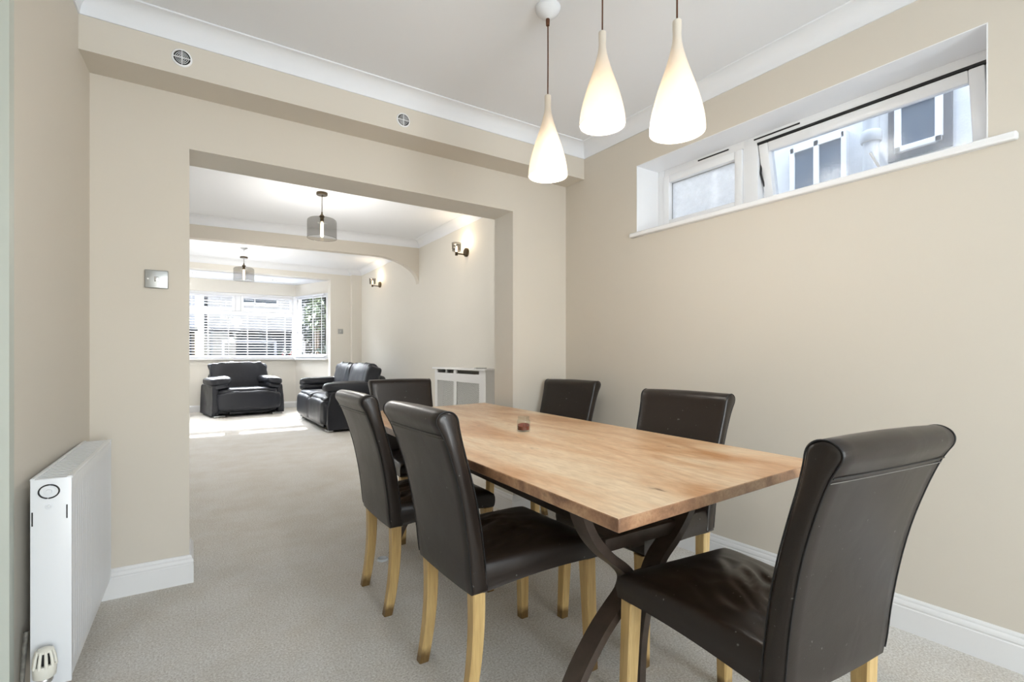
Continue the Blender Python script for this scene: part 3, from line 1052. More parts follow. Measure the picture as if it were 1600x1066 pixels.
    # finer towards the rim
    us = [math.copysign(abs(u) ** 0.75, u) for u in us]
    grid = [[top(u, v) for u in us] for v in ys]
    gv = f.grid(grid)
    # border loop
    border = [(0, j) for j in range(NU + 1)] + [(i, NU) for i in range(1, NV + 1)] + [(NV, j) for j in range(NU - 1, -1, -1)] + [(i, 0) for i in range(NV - 1, 0, -1)]
    loops = [[gv[i][j] for i, j in border]]
    def bottom_z(v, u):
        zz = 0.378 + 0.020 * v
        return zz + 0.010 * math.sin(v * PI) * (1 if abs(u) > .98 else 0)
    for t, out in ((0.25, 0.0035), (0.55, 0.004), (0.85, 0.002), (1.0, -0.004)):
        ringv = []
        for i, j in border:
            p = gv[i][j].co
            v = ys[i]; u = us[j]
            c = Vector((0, 0, 0)); d = Vector((p.x, p.y, 0)); 
            ox = math.copysign(out, u) if abs(u) > 0.99 else 0
            oy = out if v > 0.99 else 0
            zb = bottom_z(v, u)
            ringv.append(f.bm.verts.new((p.x + ox, p.y + oy, p.z + (zb - p.z) * t)))
        prev = loops[-1]
        for k in range(len(border)):
            f.bm.faces.new((prev[k], prev[(k + 1) % len(border)], ringv[(k + 1) % len(border)], ringv[k]))
        loops.append(ringv)
    f.bm.faces.new(loops[-1])
    seat = f.build('seat', M['leather'], root, smooth=60)
    f = MB()
    path = []
    for v in [k / 16 for k in range(17)]:
        x, y, z = top(1.0, v); path.append((x + 0.003, y, z - 0.003))
    pl = [(-x, y, z) for x, y, z in path]
    # --- legs
    def leg(s, rearleg):
        f = MB(); rows = []
        for k in range(13):
            t = k / 12
            z = 0.392 * (1 - t)
            h = 0.0225 - 0.0045 * t
            if rearleg:
                x = s * (0.168 - 0.004 * t); y = -0.243 + 0.006 * math.sin(t * PI * 0.9) - 0.034 * t * t
            else:
                x = s * (0.198 + 0.012 * t); y = 0.192 + 0.010 * t
            c = 0.004
            rg = []
            for (a, b) in ((-1, -1), (1, -1), (1, 1), (-1, 1)):
                rg.append((x + a * (h - c if True else h), y + b * h, z)) if False else None
            rg = [(x - h + c, y - h, z), (x + h - c, y - h, z), (x + h, y - h + c, z), (x + h, y + h - c, z), (x + h - c, y + h, z), (x - h + c, y + h, z), (x - h, y + h - c, z), (x - h, y - h + c, z)]
            rows.append(rg)
        vs = f.grid(rows, close_u=True)
        f.cap(vs[0]); f.cap(vs[-1], True)
        return f.build('leg', M['oak'], root, smooth=25)
    for s in (-1, 1):
        leg(s, True); leg(s, False)
    return root


R_ = math.radians
chairs = [
    (0.980, 1.517, -89.0, 'dark leather dining chair in the left foreground with its grey-lit back to the camera'),
    (0.976, 2.221, -90.2, 'dark leather dining chair on the left side, farther one nearest the opening'),
    (1.246, 2.996, 181.0, 'dark leather dining chair at the far end of the table in the opening'),
    (1.825, 2.554, 99.9, 'dark leather dining chair across the table by the corner of the cream wall'),
    (1.537, 1.444, 94.0, 'dark leather dining chair across the table under the high window'),
    (1.256, 0.807, -5.3, 'largest dark scuffed leather dining chair at the near end on the right'),
]
for x, y, a, lb in chairs:
    chair((x, y), R_(a), lb)

# ------------------------------------------------------------------ table
tb = empty('dining_table', (1.25, 1.95, 0), 0, 'long pale wooden dining table on curved dark legs', 'table')
ox, oy = 1.25, 1.95
corn = [(0.751, 0.745), (1.720, 0.800), (1.838, 3.205), (0.815, 3.055)]
f = MB()
f.prism([(x - ox, y - oy) for x, y in corn], 0.729, 0.760)
o = f.build('tabletop', M['tabletop'], tb, smooth=30)
o.data.materials.append(M['endgrain'])
for p in o.data.polygons:
    if abs(p.normal.z) < 0.5: p.material_index = 1
md = o.modifiers.new('bevel', 'BEVEL'); md.width = 0.0035; md.segments = 3
def arc_support(yc, cxs, tucked=False):
    for s in (-1, 1):
        pts = [(0.262, 0.729), (0.259, 0.69), (0.243, 0.635), (0.208, 0.572), (0.152, 0.512), (0.088, 0.462), (0.056, 0.42), (0.07, 0.375), (0.118, 0.335), (0.18, 0.28), (0.255, 0.19), (0.305, 0.10), (0.335, 0.0)]
        if tucked and s == 1:
            pts = pts[:7] + [(0.036, 0.375), (0.012, 0.32), (-0.006, 0.25), (-0.016, 0.17), (-0.020, 0.09), (-0.018, 0.0)]
        # smooth with catmull
        pp = []
        for i in range(len(pts) - 1):
            p0 = Vector(pts[max(i - 1, 0)]); p1 = Vector(pts[i]); p2 = Vector(pts[i + 1]); p3 = Vector(pts[min(i + 2, len(pts) - 1)])
            for k in range(4):
                t = k / 4
                pp.append(0.5 * ((2 * p1) + (p2 - p0) * t + (2 * p0 - 5 * p1 + 4 * p2 - p3) * t * t + (3 * p1 - p0 - 3 * p2 + p3) * t ** 3))
        pp.append(Vector(pts[-1]))
        f = MB(); rows = []
        for i, p in enumerate(pp):
            t = (pp[min(i + 1, len(pp) - 1)] - pp[max(i - 1, 0)]).normalized()
            n = Vector((-t.y, t.x)) * 0.013
            a, b = p + n, p - n
            rows.append([(cxs + s * a.x - ox, yc - 0.031 - oy, max(a.y, 0)), (cxs + s * b.x - ox, yc - 0.031 - oy, max(b.y, 0)), (cxs + s * b.x - ox, yc + 0.031 - oy, max(b.y, 0)), (cxs + s * a.x - ox, yc + 0.031 - oy, max(a.y, 0))])
        vs = f.grid(rows, close_u=True)
        f.cap(vs[0]); f.cap(vs[-1], True)
        f.build('leg', M['darkwood'], tb, smooth=40)
arc_support(1.085, 1.185, True)
arc_support(2.66, 1.27)
f = MB(); f.box(1.185 - 0.30 - ox, 1.185 + 0.30 - ox, 1.06 - oy, 1.11 - oy, 0.705, 0.729); f.box(1.27 - 0.30 - ox, 1.27 + 0.30 - ox, 2.635 - oy, 2.685 - oy, 0.705, 0.729)
f.box(1.20 - ox, 1.25 - ox, 1.09 - oy, 2.66 - oy, 0.705, 0.729)
f.build('underframe', M['darkwood'], tb)
f = MB(); f.prism([(1.165 - ox, 1.10 - oy), (1.225 - ox, 1.10 - oy), (1.30 - ox, 2.645 - oy), (1.24 - ox, 2.645 - oy)], 0.495, 0.575)
f.build('stretcher', M['darkwood'], tb)
for yc_, xc_ in ((1.092, 1.195), (2.652, 1.27)):
    f = MB(); f.box(xc_ - 0.16 - ox, xc_ + 0.16 - ox, yc_ - 0.012 - oy, yc_ + 0.012 - oy, 0.515, 0.555, 0.003)
    f.build('cross_rail', M['darkwood'], tb, smooth=40)
for cx_, cy_ in ((1.185, 1.085), (1.27, 2.66)):
    f = MB(); f.tube([(cx_ - 0.06 - ox, cy_ - oy, 0.42), (cx_ + 0.06 - ox, cy_ - oy, 0.42)], 0.012, 12)
    f.build('leg_joint', M['darkwood'], tb, smooth=40)

# candle jar
cj = empty('candle_jar', (1.278, 1.871, 0.760), 0, 'small clear glass jar with burnt brown-red wax on the table', 'candle')
f = MB(); f.lathe([(0.0005, 0.0005), (0.027, 0.0005), (0.0305, 0.004), (0.031, 0.012), (0.031, 0.044), (0.030, 0.049), (0.026, 0.055), (0.025, 0.058), (0.0265, 0.061), (0.0265, 0.067), (0.025, 0.069), (0.0238, 0.067), (0.0238, 0.056), (0.0275, 0.049), (0.0285, 0.044), (0.0285, 0.010), (0.024, 0.006), (0.0005, 0.006)], seg=36)
f.build('jar', M['jar'], cj, smooth=50)
f = MB()
rows = []
for r in (0.0005, 0.008, 0.015, 0.021, 0.0255, 0.0275):
    rows.append([(r * math.cos(a), r * math.sin(a), 0.020 + 0.42 * max(0, r - 0.014) * (1 + math.cos(a - 0.9)) + 0.22 * max(0, r - .012)) for a in [2 * PI * k / 28 for k in range(28)]])
rows.append([(0.0275 * math.cos(a), 0.0275 * math.sin(a), 0.008) for a in [2 * PI * k / 28 for k in range(28)]])
vs = f.grid(rows, close_u=True); f.cap(vs[-1], True)
f.build('wax', M['wax'], cj, smooth=50)
f = MB(); f.tube([(0, 0, 0.018), (0.001, 0, 0.026), (0.003, 0.001, 0.031)], 0.0011, 6)
f.build('wick', M['black'], cj)

# castor cup on the carpet
f = MB(); f.lathe([(0.0005, 0.002), (0.018, 0.002), (0.022, 0.010), (0.026, 0.011), (0.031, 0.004), (0.031, 0.0)], seg=24)
tagged(f.build('castor_cup', mat('milky_plastic', (0.62, 0.66, 0.70), 0.25), smooth=50, loc=(0.868, 2.626, 0.0)), 'small round milky castor cup lying on the carpet behind the left chairs', 'castor cup')

# ------------------------------------------------------------------ dining pendants
shade_prof = [(0.0138, 0.346), (0.0138, 0.325), (0.0132, 0.303), (0.0150, 0.280), (0.0185, 0.262), (0.0250, 0.236), (0.0345, 0.204), (0.0450, 0.173), (0.0560, 0.140), (0.0665, 0.105), (0.0755, 0.070), (0.0815, 0.038), (0.0840, 0.012), (0.0832, 0.0)]
def dense(p, n=3):
    out = []
    for i in range(len(p) - 1):
        p0 = Vector(p[max(i - 1, 0)]); p1 = Vector(p[i]); p2 = Vector(p[i + 1]); p3 = Vector(p[min(i + 2, len(p) - 1)])
        for k in range(n):
            t = k / n
            q = 0.5 * ((2 * p1) + (p2 - p0) * t + (2 * p0 - 5 * p1 + 4 * p2 - p3) * t * t + (3 * p1 - p0 - 3 * p2 + p3) * t ** 3)
            out.append((q.x, q.y))
    out.append(p[-1])
    return out
dp_ = dense(shade_prof)
def pendant(x, y, zb, label, hook=True):
    r = empty('pendant_light', (x, y, ZC), 0, label, 'pendant light', 'teardrop pendants over the table')
    zo = zb - ZC
    f = MB(); f.lathe([(a, z + zo) for a, z in dp_] + [(a - 0.003, z + zo) for a, z in dp_[::-1] if a > 0.0], seg=48)
    sh = f.build('lamp_shade', M['opal'], r, smooth=70)
    f = MB(); f.lathe([(0.0005, zo + 0.348), (0.0125, zo + 0.348), (0.0135, zo + 0.345), (0.0105, zo + 0.30)], seg=20)
    f.build('shade_cap', M['valve'], r, smooth=50)
    f = MB(); f.tube([(0, 0, -0.002), (0.0006, 0, zo * 0.3), (-0.0006, 0, zo * 0.6), (0, 0, zo + 0.347)], 0.0028, 8)
    f.build('cord', M['cord'], r, smooth=60)
    f = MB(); f.lathe([(0.0005, zo + 0.068), (0.012, zo + 0.071), (0.024, zo + 0.085), (0.029, zo + 0.105), (0.026, zo + 0.128), (0.016, zo + 0.152), (0.0095, zo + 0.170), (0.0095, zo + 0.20), (0.0005, zo + 0.20)], seg=24)
    f.build('bulb', M['bulb'], r, smooth=60)
    f = MB(); f.lathe([(0.0095, zo + 0.17), (0.0105, zo + 0.20), (0.0105, zo + 0.27), (0.0005, zo + 0.275)], seg=16)
    f.build('lamp_holder', M['valve'], r, smooth=50)
    if hook:
        f = MB(); f.lathe([(0.012, 0), (0.012, -0.006), (0.004, -0.014), (0.0005, -0.014)], seg=16)
        f.build('ceiling_hook', M['cord'], r, smooth=50)
    lamp('bulb_light', 'POINT', (0, 0, zo - 0.05), 7.0, (1.0, 0.97, 0.91), shadow_soft_size=0.08).parent = r
    return r
pendant(1.284, 1.694, 1.878, 'teardrop white glass pendant hanging lowest and farthest from the rose')
pendant(1.278, 1.352, 1.960, 'teardrop white glass pendant in the middle of the three')
pendant(1.267, 1.007, 1.800, 'largest-looking teardrop white glass pendant nearest the high window')
f = MB(); f.lathe([(0.0005, -0.052), (0.010, -0.050), (0.030, -0.040), (0.048, -0.022), (0.054, -0.006), (0.054, 0.0)], cx=0, seg=40)
cr = empty('ceiling_rose', (1.2835, 1.694, ZC), 0, 'round white ceiling rose above the farthest teardrop pendant', 'ceiling rose')
f.build('dome', M['ceiling'], cr, smooth=60)
f = MB(); f.lathe([(0.0075, -0.045), (0.0085, -0.055), (0.0075, -0.078), (0.0005, -0.078)], seg=16)
f.build('cord_grip', M['cord'], cr, smooth=60)

# ------------------------------------------------------------------ drum pendants
def drum(x, y, zt, label, ext):
    r = empty('drum_pendant', (x, y, ZL), 0, label, 'pendant light', 'smoked glass drum pendants')
    zo = zt - ZL      # top of shade relative to ceiling
    R0 = 0.152
    if not ext:
        f = MB(); f.lathe([(0.0005, -0.028), (0.055, -0.028), (0.058, -0.025), (0.058, 0)], seg=32)
        f.build('canopy', M['bronze'], r, smooth=40)
        f = MB(); f.tube([(0, 0, -0.02), (0, 0, zo + 0.05)], 0.004, 8)
        f.build('rod', M['bronze'], r, smooth=60)
    else:
        f = MB(); f.lathe([(0.0005, -0.03), (0.03, -0.026), (0.055, -0.006), (0.055, 0)], seg=32)
        f.build('canopy', M['ceiling'], r, smooth=40)
        f = MB(); f.tube([(0, 0, -0.02), (0, 0, zo + 0.16)], 0.0035, 8)
        f.build('cord', M['ceiling'], r, smooth=60)
        f = MB(); f.lathe([(0.0005, zo + 0.15), (0.055, zo + 0.15), (0.058, zo + 0.155), (0.058, zo + 0.175), (0.0005, zo + 0.178)], seg=32)
        f.build('rod_plate', M['bronze'], r, smooth=40)
        f = MB(); f.tube([(0, 0, zo + 0.155), (0, 0, zo + 0.05)], 0.004, 8)
        f.build('rod', M['bronze'], r, smooth=60)
    f = MB(); f.lathe([(0.007, zo + 0.075), (0.009, zo + 0.055), (0.012, zo + 0.045), (0.027, zo + 0.03), (0.028, zo + 0.018), (0.02, zo + 0.008), (0.02, zo - 0.03), (0.0005, zo - 0.03)], seg=24)
    f.build('lamp_holder', M['bronze'], r, smooth=50)
    f = MB(); f.lathe([(0.021, zo + 0.010), (0.09, zo + 0.004), (0.135, zo - 0.006), (0.148, zo - 0.018), (R0, zo - 0.034), (R0, zo - 0.213)], seg=56)
    f.build('lamp_shade', M['smoke'], r, smooth=60)
    f = MB(); f.tube([(R0 * math.cos(a), R0 * math.sin(a), zo - 0.213) for a in [2 * PI * k / 56 for k in range(56)]], 0.0022, 6, closed=True)
    f.build('shade_rim', M['smoke'], r, smooth=180)
    f = MB(); f.lathe([(0.0005, zo - 0.20), (0.010, zo - 0.197), (0.0155, zo - 0.18), (0.0155, zo - 0.06), (0.010, zo - 0.035), (0.0005, zo - 0.03)], seg=20)
    f.build('bulb', M['filament'], r, smooth=60)
    lamp('bulb_light', 'POINT', (0.0, 0, zo - 0.38), 37.0 if not ext else 32.0, (1.0, 0.97, 0.92), shadow_soft_size=0.15).parent = r
drum(1.19, 5.64, 2.612, 'smoked glass drum pendant nearest, in front of the arch', False)
drum(0.715, 9.19, 2.575, 'smaller-looking smoked glass drum pendant beyond the arch before the bay', True)

# ------------------------------------------------------------------ wall sconces (face -X, on the living right wall)
def sconce(y, z, label):
    r = empty('wall_sconce', (XR, y, z), 0, label, 'wall light', 'smoked glass wall lights on the right wall')
    f = MB(); f.lathe([(0.0005, -0.028), (0.050, -0.028), (0.056, -0.022), (0.056, 0.0)], axis='X', seg=32)
    f.build('wall_plate', M['bronze'], r, smooth=40)
    f = MB(); f.tube([(-0.02, 0, -0.03), (-0.16, 0, -0.03)], 0.009, 10)
    f.lathe([(0.0005, -0.055), (0.018, -0.055), (0.018, -0.01), (0.0005, -0.01)], cx=-0.15, seg=16)
    f.build('arm', M['bronze'], r, smooth=50)
    f = MB(); f.lathe([(0.018, -0.008), (0.05, -0.004), (0.055, 0.004), (0.060, 0.10), (0.060, 0.103), (0.057, 0.103), (0.052, 0.006)], cx=-0.15, seg=32)
    f.build('lamp_shade', M['smoke'], r, smooth=50)
    f = MB(); f.lathe([(0.0005, -0.01), (0.012, -0.01), (0.014, 0.02), (0.016, 0.04), (0.010, 0.06), (0.0005, 0.066)], cx=-0.15, seg=16)
    f.build('bulb', M['filament'], r, smooth=60)
    lamp('bulb_light', 'POINT', (-0.13, 0, 0.12), 3.5, (1.0, 0.8, 0.55), shadow_soft_size=0.02).parent = r
sconce(5.60, 2.44, 'bronze wall light with smoked glass cup nearest, above the radiator cover')
sconce(9.05, 2.455, 'bronze wall light with smoked glass cup farther off, beyond the arch')

# ------------------------------------------------------------------ vents on the bulkhead
def vent(x, z, label):
    r = empty('air_vent', (x, D - 0.2, z), 0, label, 'vent', 'round vents on the bulkhead')
    f = MB(); f.lathe([(0.0325, -0.002), (0.033, -0.007), (0.036, -0.007), (0.039, -0.004), (0.040, 0.0)], axis='Y', seg=40)
    f.build('rim', M['upvc'], r, smooth=50)
    f = MB(); f.lathe([(0.0005, -0.0012), (0.032, -0.0012)], axis='Y', seg=40)
    f.build('dark_back', M['black'], r)
    f = MB()
    for rr in (0.0062, 0.0125, 0.0188, 0.0250):
        f.lathe([(rr - 0.0008, -0.002), (rr - 0.0008, -0.006), (rr + 0.0008, -0.006), (rr + 0.0008, -0.002)], axis='Y', seg=36)
    f.box(-0.033, 0.033, -0.0072, -0.002, -0.0014, 0.0014); f.box(-0.0014, 0.0014, -0.0072, -0.002, 0.0014, 0.033); f.box(-0.0014, 0.0014, -0.0072, -0.002, -0.033, -0.0014)
    f.build('louvre', M['upvc'], r, smooth=40)
vent(-0.038, 2.4535, 'larger-looking round slotted white vent on the bulkhead, left one')
vent(1.006, 2.446, 'smaller-looking round slotted white vent on the bulkhead, right one')

# ------------------------------------------------------------------ switches
def switch(loc, w, h, label, name='light_switch'):
    r = empty(name, loc, 0, label, 'switch')
    f = MB(); f.box(-w / 2, w / 2, -0.009, 0, -h / 2, h / 2, 0.004, 3)
    f.build('plate', M['steel'], r, smooth=50)
    f = MB(); f.box(-0.0085, 0.0085, -0.0125, -0.008, -0.012, 0.012, 0.0015)
    f.build('rocker', M['chrome'], r, smooth=50)
    for s in (-1, 1):
        f = MB(); f.lathe([(0.0005, -0.0105), (0.0032, -0.0105), (0.0036, -0.008)], cx=s * w * 0.36, axis='Y', seg=14)
        f.build('screw', M['chrome'], r, smooth=50)
switch((-0.141, D, 1.470), 0.092, 0.086, 'brushed steel light switch on the cream wall left of the opening')
switch((2.558, YF, 1.631), 0.10, 0.10, 'tiny steel switch on the far front wall right of the bay')

# ------------------------------------------------------------------ radiator
rd = empty('radiator', (-0.342, 2.33, 0), R_(-0.6), 'white steel panel radiator on the left wall', 'radiator')
# local x outwards (+x into room), y along the wall; near end y=-0.39, far end y=+0.385
f = MB()
ya, yb_, z0, z1 = -0.385, 0.39, 0.14, 0.745
rows = []
n = 23
pitch = (yb_ - ya - 0.03) / n
ypts = [(ya + 0.002, 0.0)]
for k in range(n):
    y = ya + 0.015 + k * pitch
    ypts += [(y, 0.0), (y + pitch * 0.25, 0.0), (y + pitch * 0.38, -0.003), (y + pitch * 0.62, -0.003), (y + pitch * 0.75, 0.0)]
ypts += [(yb_ - 0.002, 0.0)]
for z, ins in ((z0, -0.010), (z0 + 0.010, -0.002), (z0 + 0.03, 0.0), (z0 + 0.06, 1), (z1 - 0.06, 1), (z1 - 0.03, 0.0), (z1 - 0.012, -0.001), (z1 - 0.004, -0.006)):
    rows.append([(0.045 + (d if ins == 1 else ins), y, z) for y, d in ypts])
f.grid(rows)
f.box(0.028, 0.043, ya + 0.003, yb_ - 0.003, z0 + 0.005, z1 - 0.012)
f.build('front_panel', M['rad'], rd, smooth=30)
f = MB(); f.box(-0.045, -0.033, ya + 0.01, yb_ - 0.01, z0 + 0.01, z1 - 0.02, 0.004)
f.build('back_panel', M['rad'], rd, smooth=30)
for y0_, y1_ in ((ya - 0.002, ya + 0.006), (yb_ - 0.006, yb_ + 0.002)):
    f = MB(); f.box(-0.045, 0.046, y0_, y1_, z0 - 0.002, z1, 0.0025)
    ep = f.build('end_panel', M['rad'], rd, smooth=30)
f = MB()
f.box(0.034, 0.048, ya, yb_, z1 - 0.004, z1 + 0.003, 0.002)
f.box(-0.046, -0.036, ya, yb_, z1 - 0.004, z1 + 0.003, 0.002)
ns = 26
for k in range(ns):
    y = ya + 0.02 + (yb_ - ya - 0.04) * k / (ns - 1)
    f.box(-0.037, 0.036, y - 0.0105, y + 0.0095, z1 - 0.003, z1)
f.build('top_grille', M['rad'], rd)
f = MB(); f.box(-0.03, 0.026, ya + 0.01, yb_ - 0.01, z0 + 0.02, z1 - 0.05)
f.build('convector_fins', M['dirt'], rd)
f = MB(); f.tube([(-0.004 + 0.0225 * math.cos(a) * 1.0, ya - 0.003, 0.708 + 0.0195 * math.sin(a)) for a in [2 * PI * k / 32 for k in range(32)]], 0.0021, 6, closed=True)
f.build('plug_ring', M['black'], rd, smooth=180).parent = rd
f = MB(); f.lathe([(0.0005, -0.006), (0.006, -0.006), (0.007, -0.002), (0.013, -0.0015), (0.014, 0)], cx=-0.004, cy=0.708, c0=ya - 0.001, axis='Y', seg=24)
f.lathe([(0.0005, -0.006), (0.004, -0.006), (0.005, -0.002), (0.009, -0.002), (0.010, 0)], cx=-0.004, cy=0.664, c0=ya - 0.001, axis='Y', seg=20)
f.build('bleed_plug', M['rad'], rd, smooth=50)
f = MB(); f.box(-0.0415, -0.0385, ya - 0.0035, ya - 0.001, 0.612, 0.652); f.box(0.034, 0.037, ya - 0.0035, ya - 0.001, 0.624, 0.664)
f.build('clip_slot', M['black'], rd)
f = MB(); f.box(-0.062, -0.045, ya + 0.12, ya + 0.16, 0.2, 0.66)
f.build('wall_bracket', M['dirt'], rd)
# thermostatic valve
tv = f = MB(); f.lathe([(0.0005, 0.19), (0.021, 0.19), (0.025, 0.194), (0.0262, 0.215), (0.0255, 0.228), (0.0005, 0.228)], cx=-0.005, cy=ya - 0.045, seg=28)
vh = f.build('valve_head', M['valve'], rd, smooth=50)
f = MB(); f.lathe([(0.0155, 0.226), (0.0155, 0.262), (0.0005, 0.264)], cx=-0.005, cy=ya - 0.045, seg=20)
f.build('valve_core', M['black'], vh, smooth=50)
f = MB()
for k in range(10):
    a = 2 * PI * k / 10
    cxx, cyy = -0.005 + 0.0205 * math.cos(a), ya - 0.045 + 0.0205 * math.sin(a)
    q = MB()
    f.tube([(cxx + .004 * math.cos(a), cyy + .004 * math.sin(a), 0.222), (cxx + .001 * math.cos(a), cyy, 0.248), (cxx - 0.004 * math.cos(a), cyy - 0.004 * math.sin(a), 0.268)], [0.0042, 0.004, 0.0035], 8)
f.lathe([(0.0005, 0.272), (0.012, 0.272), (0.019, 0.267), (0.0185, 0.262), (0.0005, 0.262)], cx=-0.005, cy=ya - 0.045, seg=24)
f.build('valve_grip', M['valve'], vh, smooth=50)
f = MB(); f.lathe([(0.017, 0.176), (0.019, 0.18), (0.019, 0.188), (0.0175, 0.19)], cx=-0.005, cy=ya - 0.045, seg=12, capa=True, capb=True)
f.tube([(-0.005, ya - 0.045, 0.19), (-0.005, ya - 0.045, 0.0)], 0.0085, 10)
f.tube([(-0.005, ya - 0.045, 0.165), (-0.005, ya + 0.002, 0.165)], 0.010, 10)
f.build('valve_body', M['chrome'], rd, smooth=50)
f = MB(); f.tube([(-0.06, ya + 0.03, 0.30), (-0.064, ya + 0.005, 0.16), (-0.066, ya - 0.02, 0.06), (-0.06, ya - 0.03, 0.0)], 0.006, 8)
f.build('feed_pipe', M['dirt'], rd, smooth=60)

# ------------------------------------------------------------------ radiator cover in the living room
rc = empty('radiator_cover', (XR, 5.42, 0), 0, 'white radiator cover with perforated panels under the near wall light', 'radiator cover')
X0 = -0.22
f = MB(); f.box(X0 - 0.03, 0, -0.71, 0.71, 0.945, 0.967, 0.006, 3)
f.build('top', M['gloss'], rc, smooth=40)
f = MB()
f.box(X0, X0 + 0.02, -0.68, -0.53, 0, 0.945)      # near post
f.box(X0, X0 + 0.02, 0.60, 0.68, 0, 0.945)
for a, b in ((-0.53, 0.04), (0.12, 0.60)):
    f.box(X0, X0 + 0.02, a, b, 0.80, 0.900)
    f.box(X0, X0 + 0.02, a, b, 0, 0.16)
f.box(X0, X0 + 0.02, 0.04, 0.12, 0, 0.945)
f.box(X0, X0 + 0.02, 0.33, 0.345, 0.900, 0.945)
f.build('front_frame', M['gloss'], rc)
for y in (-0.68, 0.66):
    f = MB(); f.box(X0 + 0.0202, 0, y, y + 0.02, 0, 0.945)
    f.build('side_panel', M['gloss'], rc)
for a, b in ((-0.53, 0.04), (0.12, 0.60)):
    f = MB(); f.box(X0 + 0.012, X0 + 0.014, a, b, 0.16, 0.80)
    f.build('grille', M['grille'], rc)
f = MB(); f.box(-0.14, -0.06, -0.6, 0.6, 0.12, 0.86)
f.build('inner_radiator', M['dirt'], rc)
f = MB(); f.lathe([(0.0005, 0.0), (0.07, 0.0), (0.072, 0.006), (0.07, 0.013), (0.0005, 0.013)], seg=36)
tagged(f.build('coaster', M['steel'], smooth=50, loc=(XR - 0.15, 4.98, 0.967)), 'small round grey disc lying on the radiator cover', 'coaster')

# ------------------------------------------------------------------ upholstery
def puff(mb, c, h, e=0.35, amp=0.012, freq=6, seedv=0.0, rot=None, nu=36, nv=20, sag=0.0, dirn=(1, 1, 1)):
    """superquadric cushion centred at c, half sizes h; wrinkled"""
    def sp(v, p): return math.copysign(abs(v) ** p, v)
    rows = []
    for i in range(nv + 1):
        th = -PI / 2 + PI * i / nv
        ring_ = []
        for j in range(nu):
            ph = 2 * PI * j / nu
            x = sp(math.cos(th), e) * sp(math.cos(ph), e); y = sp(math.cos(th), e) * sp(math.sin(ph), e); z = sp(math.sin(th), e)
            p = Vector((x * h[0], y * h[1], z * h[2]))
            nz = noise.noise(Vector((p.x * freq * dirn[0] + seedv, p.y * freq * dirn[1], p.z * freq * dirn[2])))
            p *= 1 + amp * nz / max(min(h), 0.01)
            if sag: p.z -= sag * (1 - (p.x / h[0]) ** 2)
            if rot: p = rot @ p
            ring_.append(tuple(p + Vector(c)))
        rows.append(ring_)
    mb.grid(rows, close_u=True)
    return mb


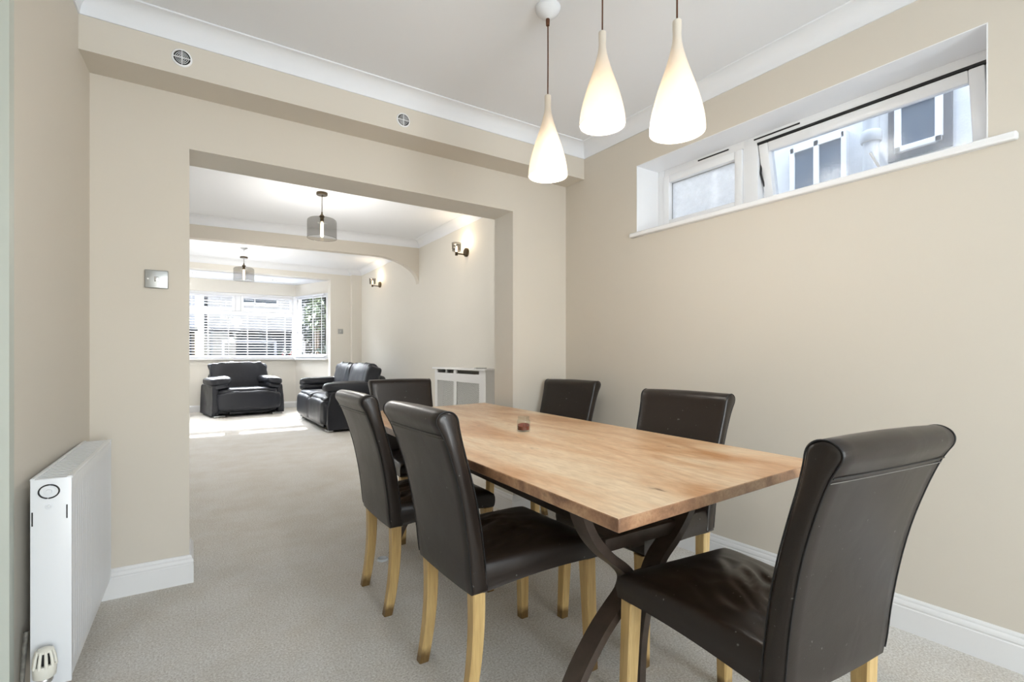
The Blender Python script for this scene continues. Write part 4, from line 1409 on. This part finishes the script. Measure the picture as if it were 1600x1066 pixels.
def settee(name, loc, rz, W, label, cat, seats, pw):
    """local: front faces -Y, width along X; pw = half width of an arm pad"""
    r = empty(name, (loc[0], loc[1], 0), rz, label, cat)
    hw_ = W / 2
    m = M['sofaleather']
    f = MB(); f.box(-hw_ + 0.07, hw_ - 0.07, 0.12, 0.86, 0.04, 0.34, 0.03, 3)
    f.build('base', m, r, smooth=50)
    for s in (-1, 1):
        f = MB()
        prof = [(0.05, 0.03), (0.035, 0.10), (0.03, 0.22), (0.04, 0.36), (0.07, 0.46), (0.075, 0.53), (0.10, 0.57), (0.20, 0.585), (0.86, 0.585), (0.93, 0.55), (0.95, 0.30), (0.93, 0.03)]
        rows = []
        for (o_, sc) in ((0.004, 0.965), (-0.006, 0.985), (0.0, 1.0), (0.075, 1.0), (0.090, 0.985), (0.094, 0.96)):
            rr = []
            for y, z in prof:
                flare = 0.022 * (1 - z / 0.6)
                x = s * (hw_ - o_ + (flare if o_ < 0.05 else 0) - 0.02)
                rr.append((x, 0.5 + (y - 0.5) * sc, 0.3 + (z - 0.3) * sc))
            rows.append(rr)
        vs = f.grid(rows, close_u=True); f.cap(vs[0]); f.cap(vs[-1], True)
        sd = f.build('arm_side', m, r, smooth=60)
        f = MB()
        rt = Matrix.Rotation(R_(7 * s), 3, 'Y')
        puff(f, (s * (hw_ - pw + 0.015), 0.42, 0.655), (pw, 0.41, 0.078), 0.62, 0.010, 8, s * 3.1 + W, rot=rt)
        f.build('arm_pad', m, r, smooth=180)
        f = MB(); puff(f, (s * (hw_ - pw + 0.01), 0.40, 0.560), (pw - 0.03, 0.365, 0.06), 0.5, 0.006, 7, s * 5.1, rot=rt)
        f.build('arm_cushion', m, r, smooth=180)
    iw = hw_ - 0.085
    cw = 2 * iw / seats
    for k in range(seats):
        cx_ = -iw + cw * (k + 0.5)
        f = MB()
        puff(f, (cx_, 0.33, 0.385), (cw / 2 + 0.006, 0.33, 0.145), 0.36, 0.009, 7, k * 2.3, dirn=(2.0, 0.6, 1), nu=56, nv=28)
        f.build('seat_cushion', m, r, smooth=180)
        f = MB()
        puff(f, (cx_, 0.085, 0.280), (cw / 2 + 0.006, 0.135, 0.195), 0.42, 0.007, 7, k * 7.3, dirn=(2.4, 0.6, .4), nu=56, nv=28)
        f.build('front_cushion', m, r, smooth=180)
        f = MB()
        rt = Matrix.Rotation(R_(-13), 3, 'X')
        bw = (iw if seats == 1 else cw / 2 + 0.01) - (0.02 if seats == 1 else 0.0)
        puff(f, (cx_, 0.72, 0.725), (bw, 0.125, 0.275), 0.30 if seats == 1 else 0.42, 0.014, 9, k * 4.7 + W, rot=rt, dirn=(1.3, 1, 0.8), nu=64, nv=34)
        f.build('back_cushion', m, r, smooth=180)
    f = MB()
    rt = Matrix.Rotation(R_(-12), 3, 'X')
    puff(f, (0, 0.84, 0.55), (hw_ - 0.12, 0.09, 0.28), 0.3, 0.003, 5, 1, rot=rt)
    f.build('back_shell', m, r, smooth=180)
    f = MB()
    f.box(-hw_ + 0.28, hw_ - 0.28, 0.03, 0.07, 0.045, 0.11, 0.01)
    f.build('footrest_rail', m, r, smooth=40)
    for sx in (-1, 1):
        for yy in (0.09, 0.85):
            f = MB(); f.box(sx * (hw_ - 0.12) - 0.09, sx * (hw_ - 0.12) + 0.09, yy - 0.05, yy + 0.03, 0.0, 0.032, 0.004)
            f.build('foot', M['steel'], r, smooth=40)
    return r


settee('armchair', (0.92, 10.45), R_(11), 1.24, 'wide black leather armchair in front of the bay window', 'armchair', 1, 0.175)
# front faces -X: local -Y -> world -X  => rotate by -90
settee('sofa', (1.62, 8.60), R_(-90), 2.28, 'black leather two-seater sofa along the right wall', 'sofa', 2, 0.155)
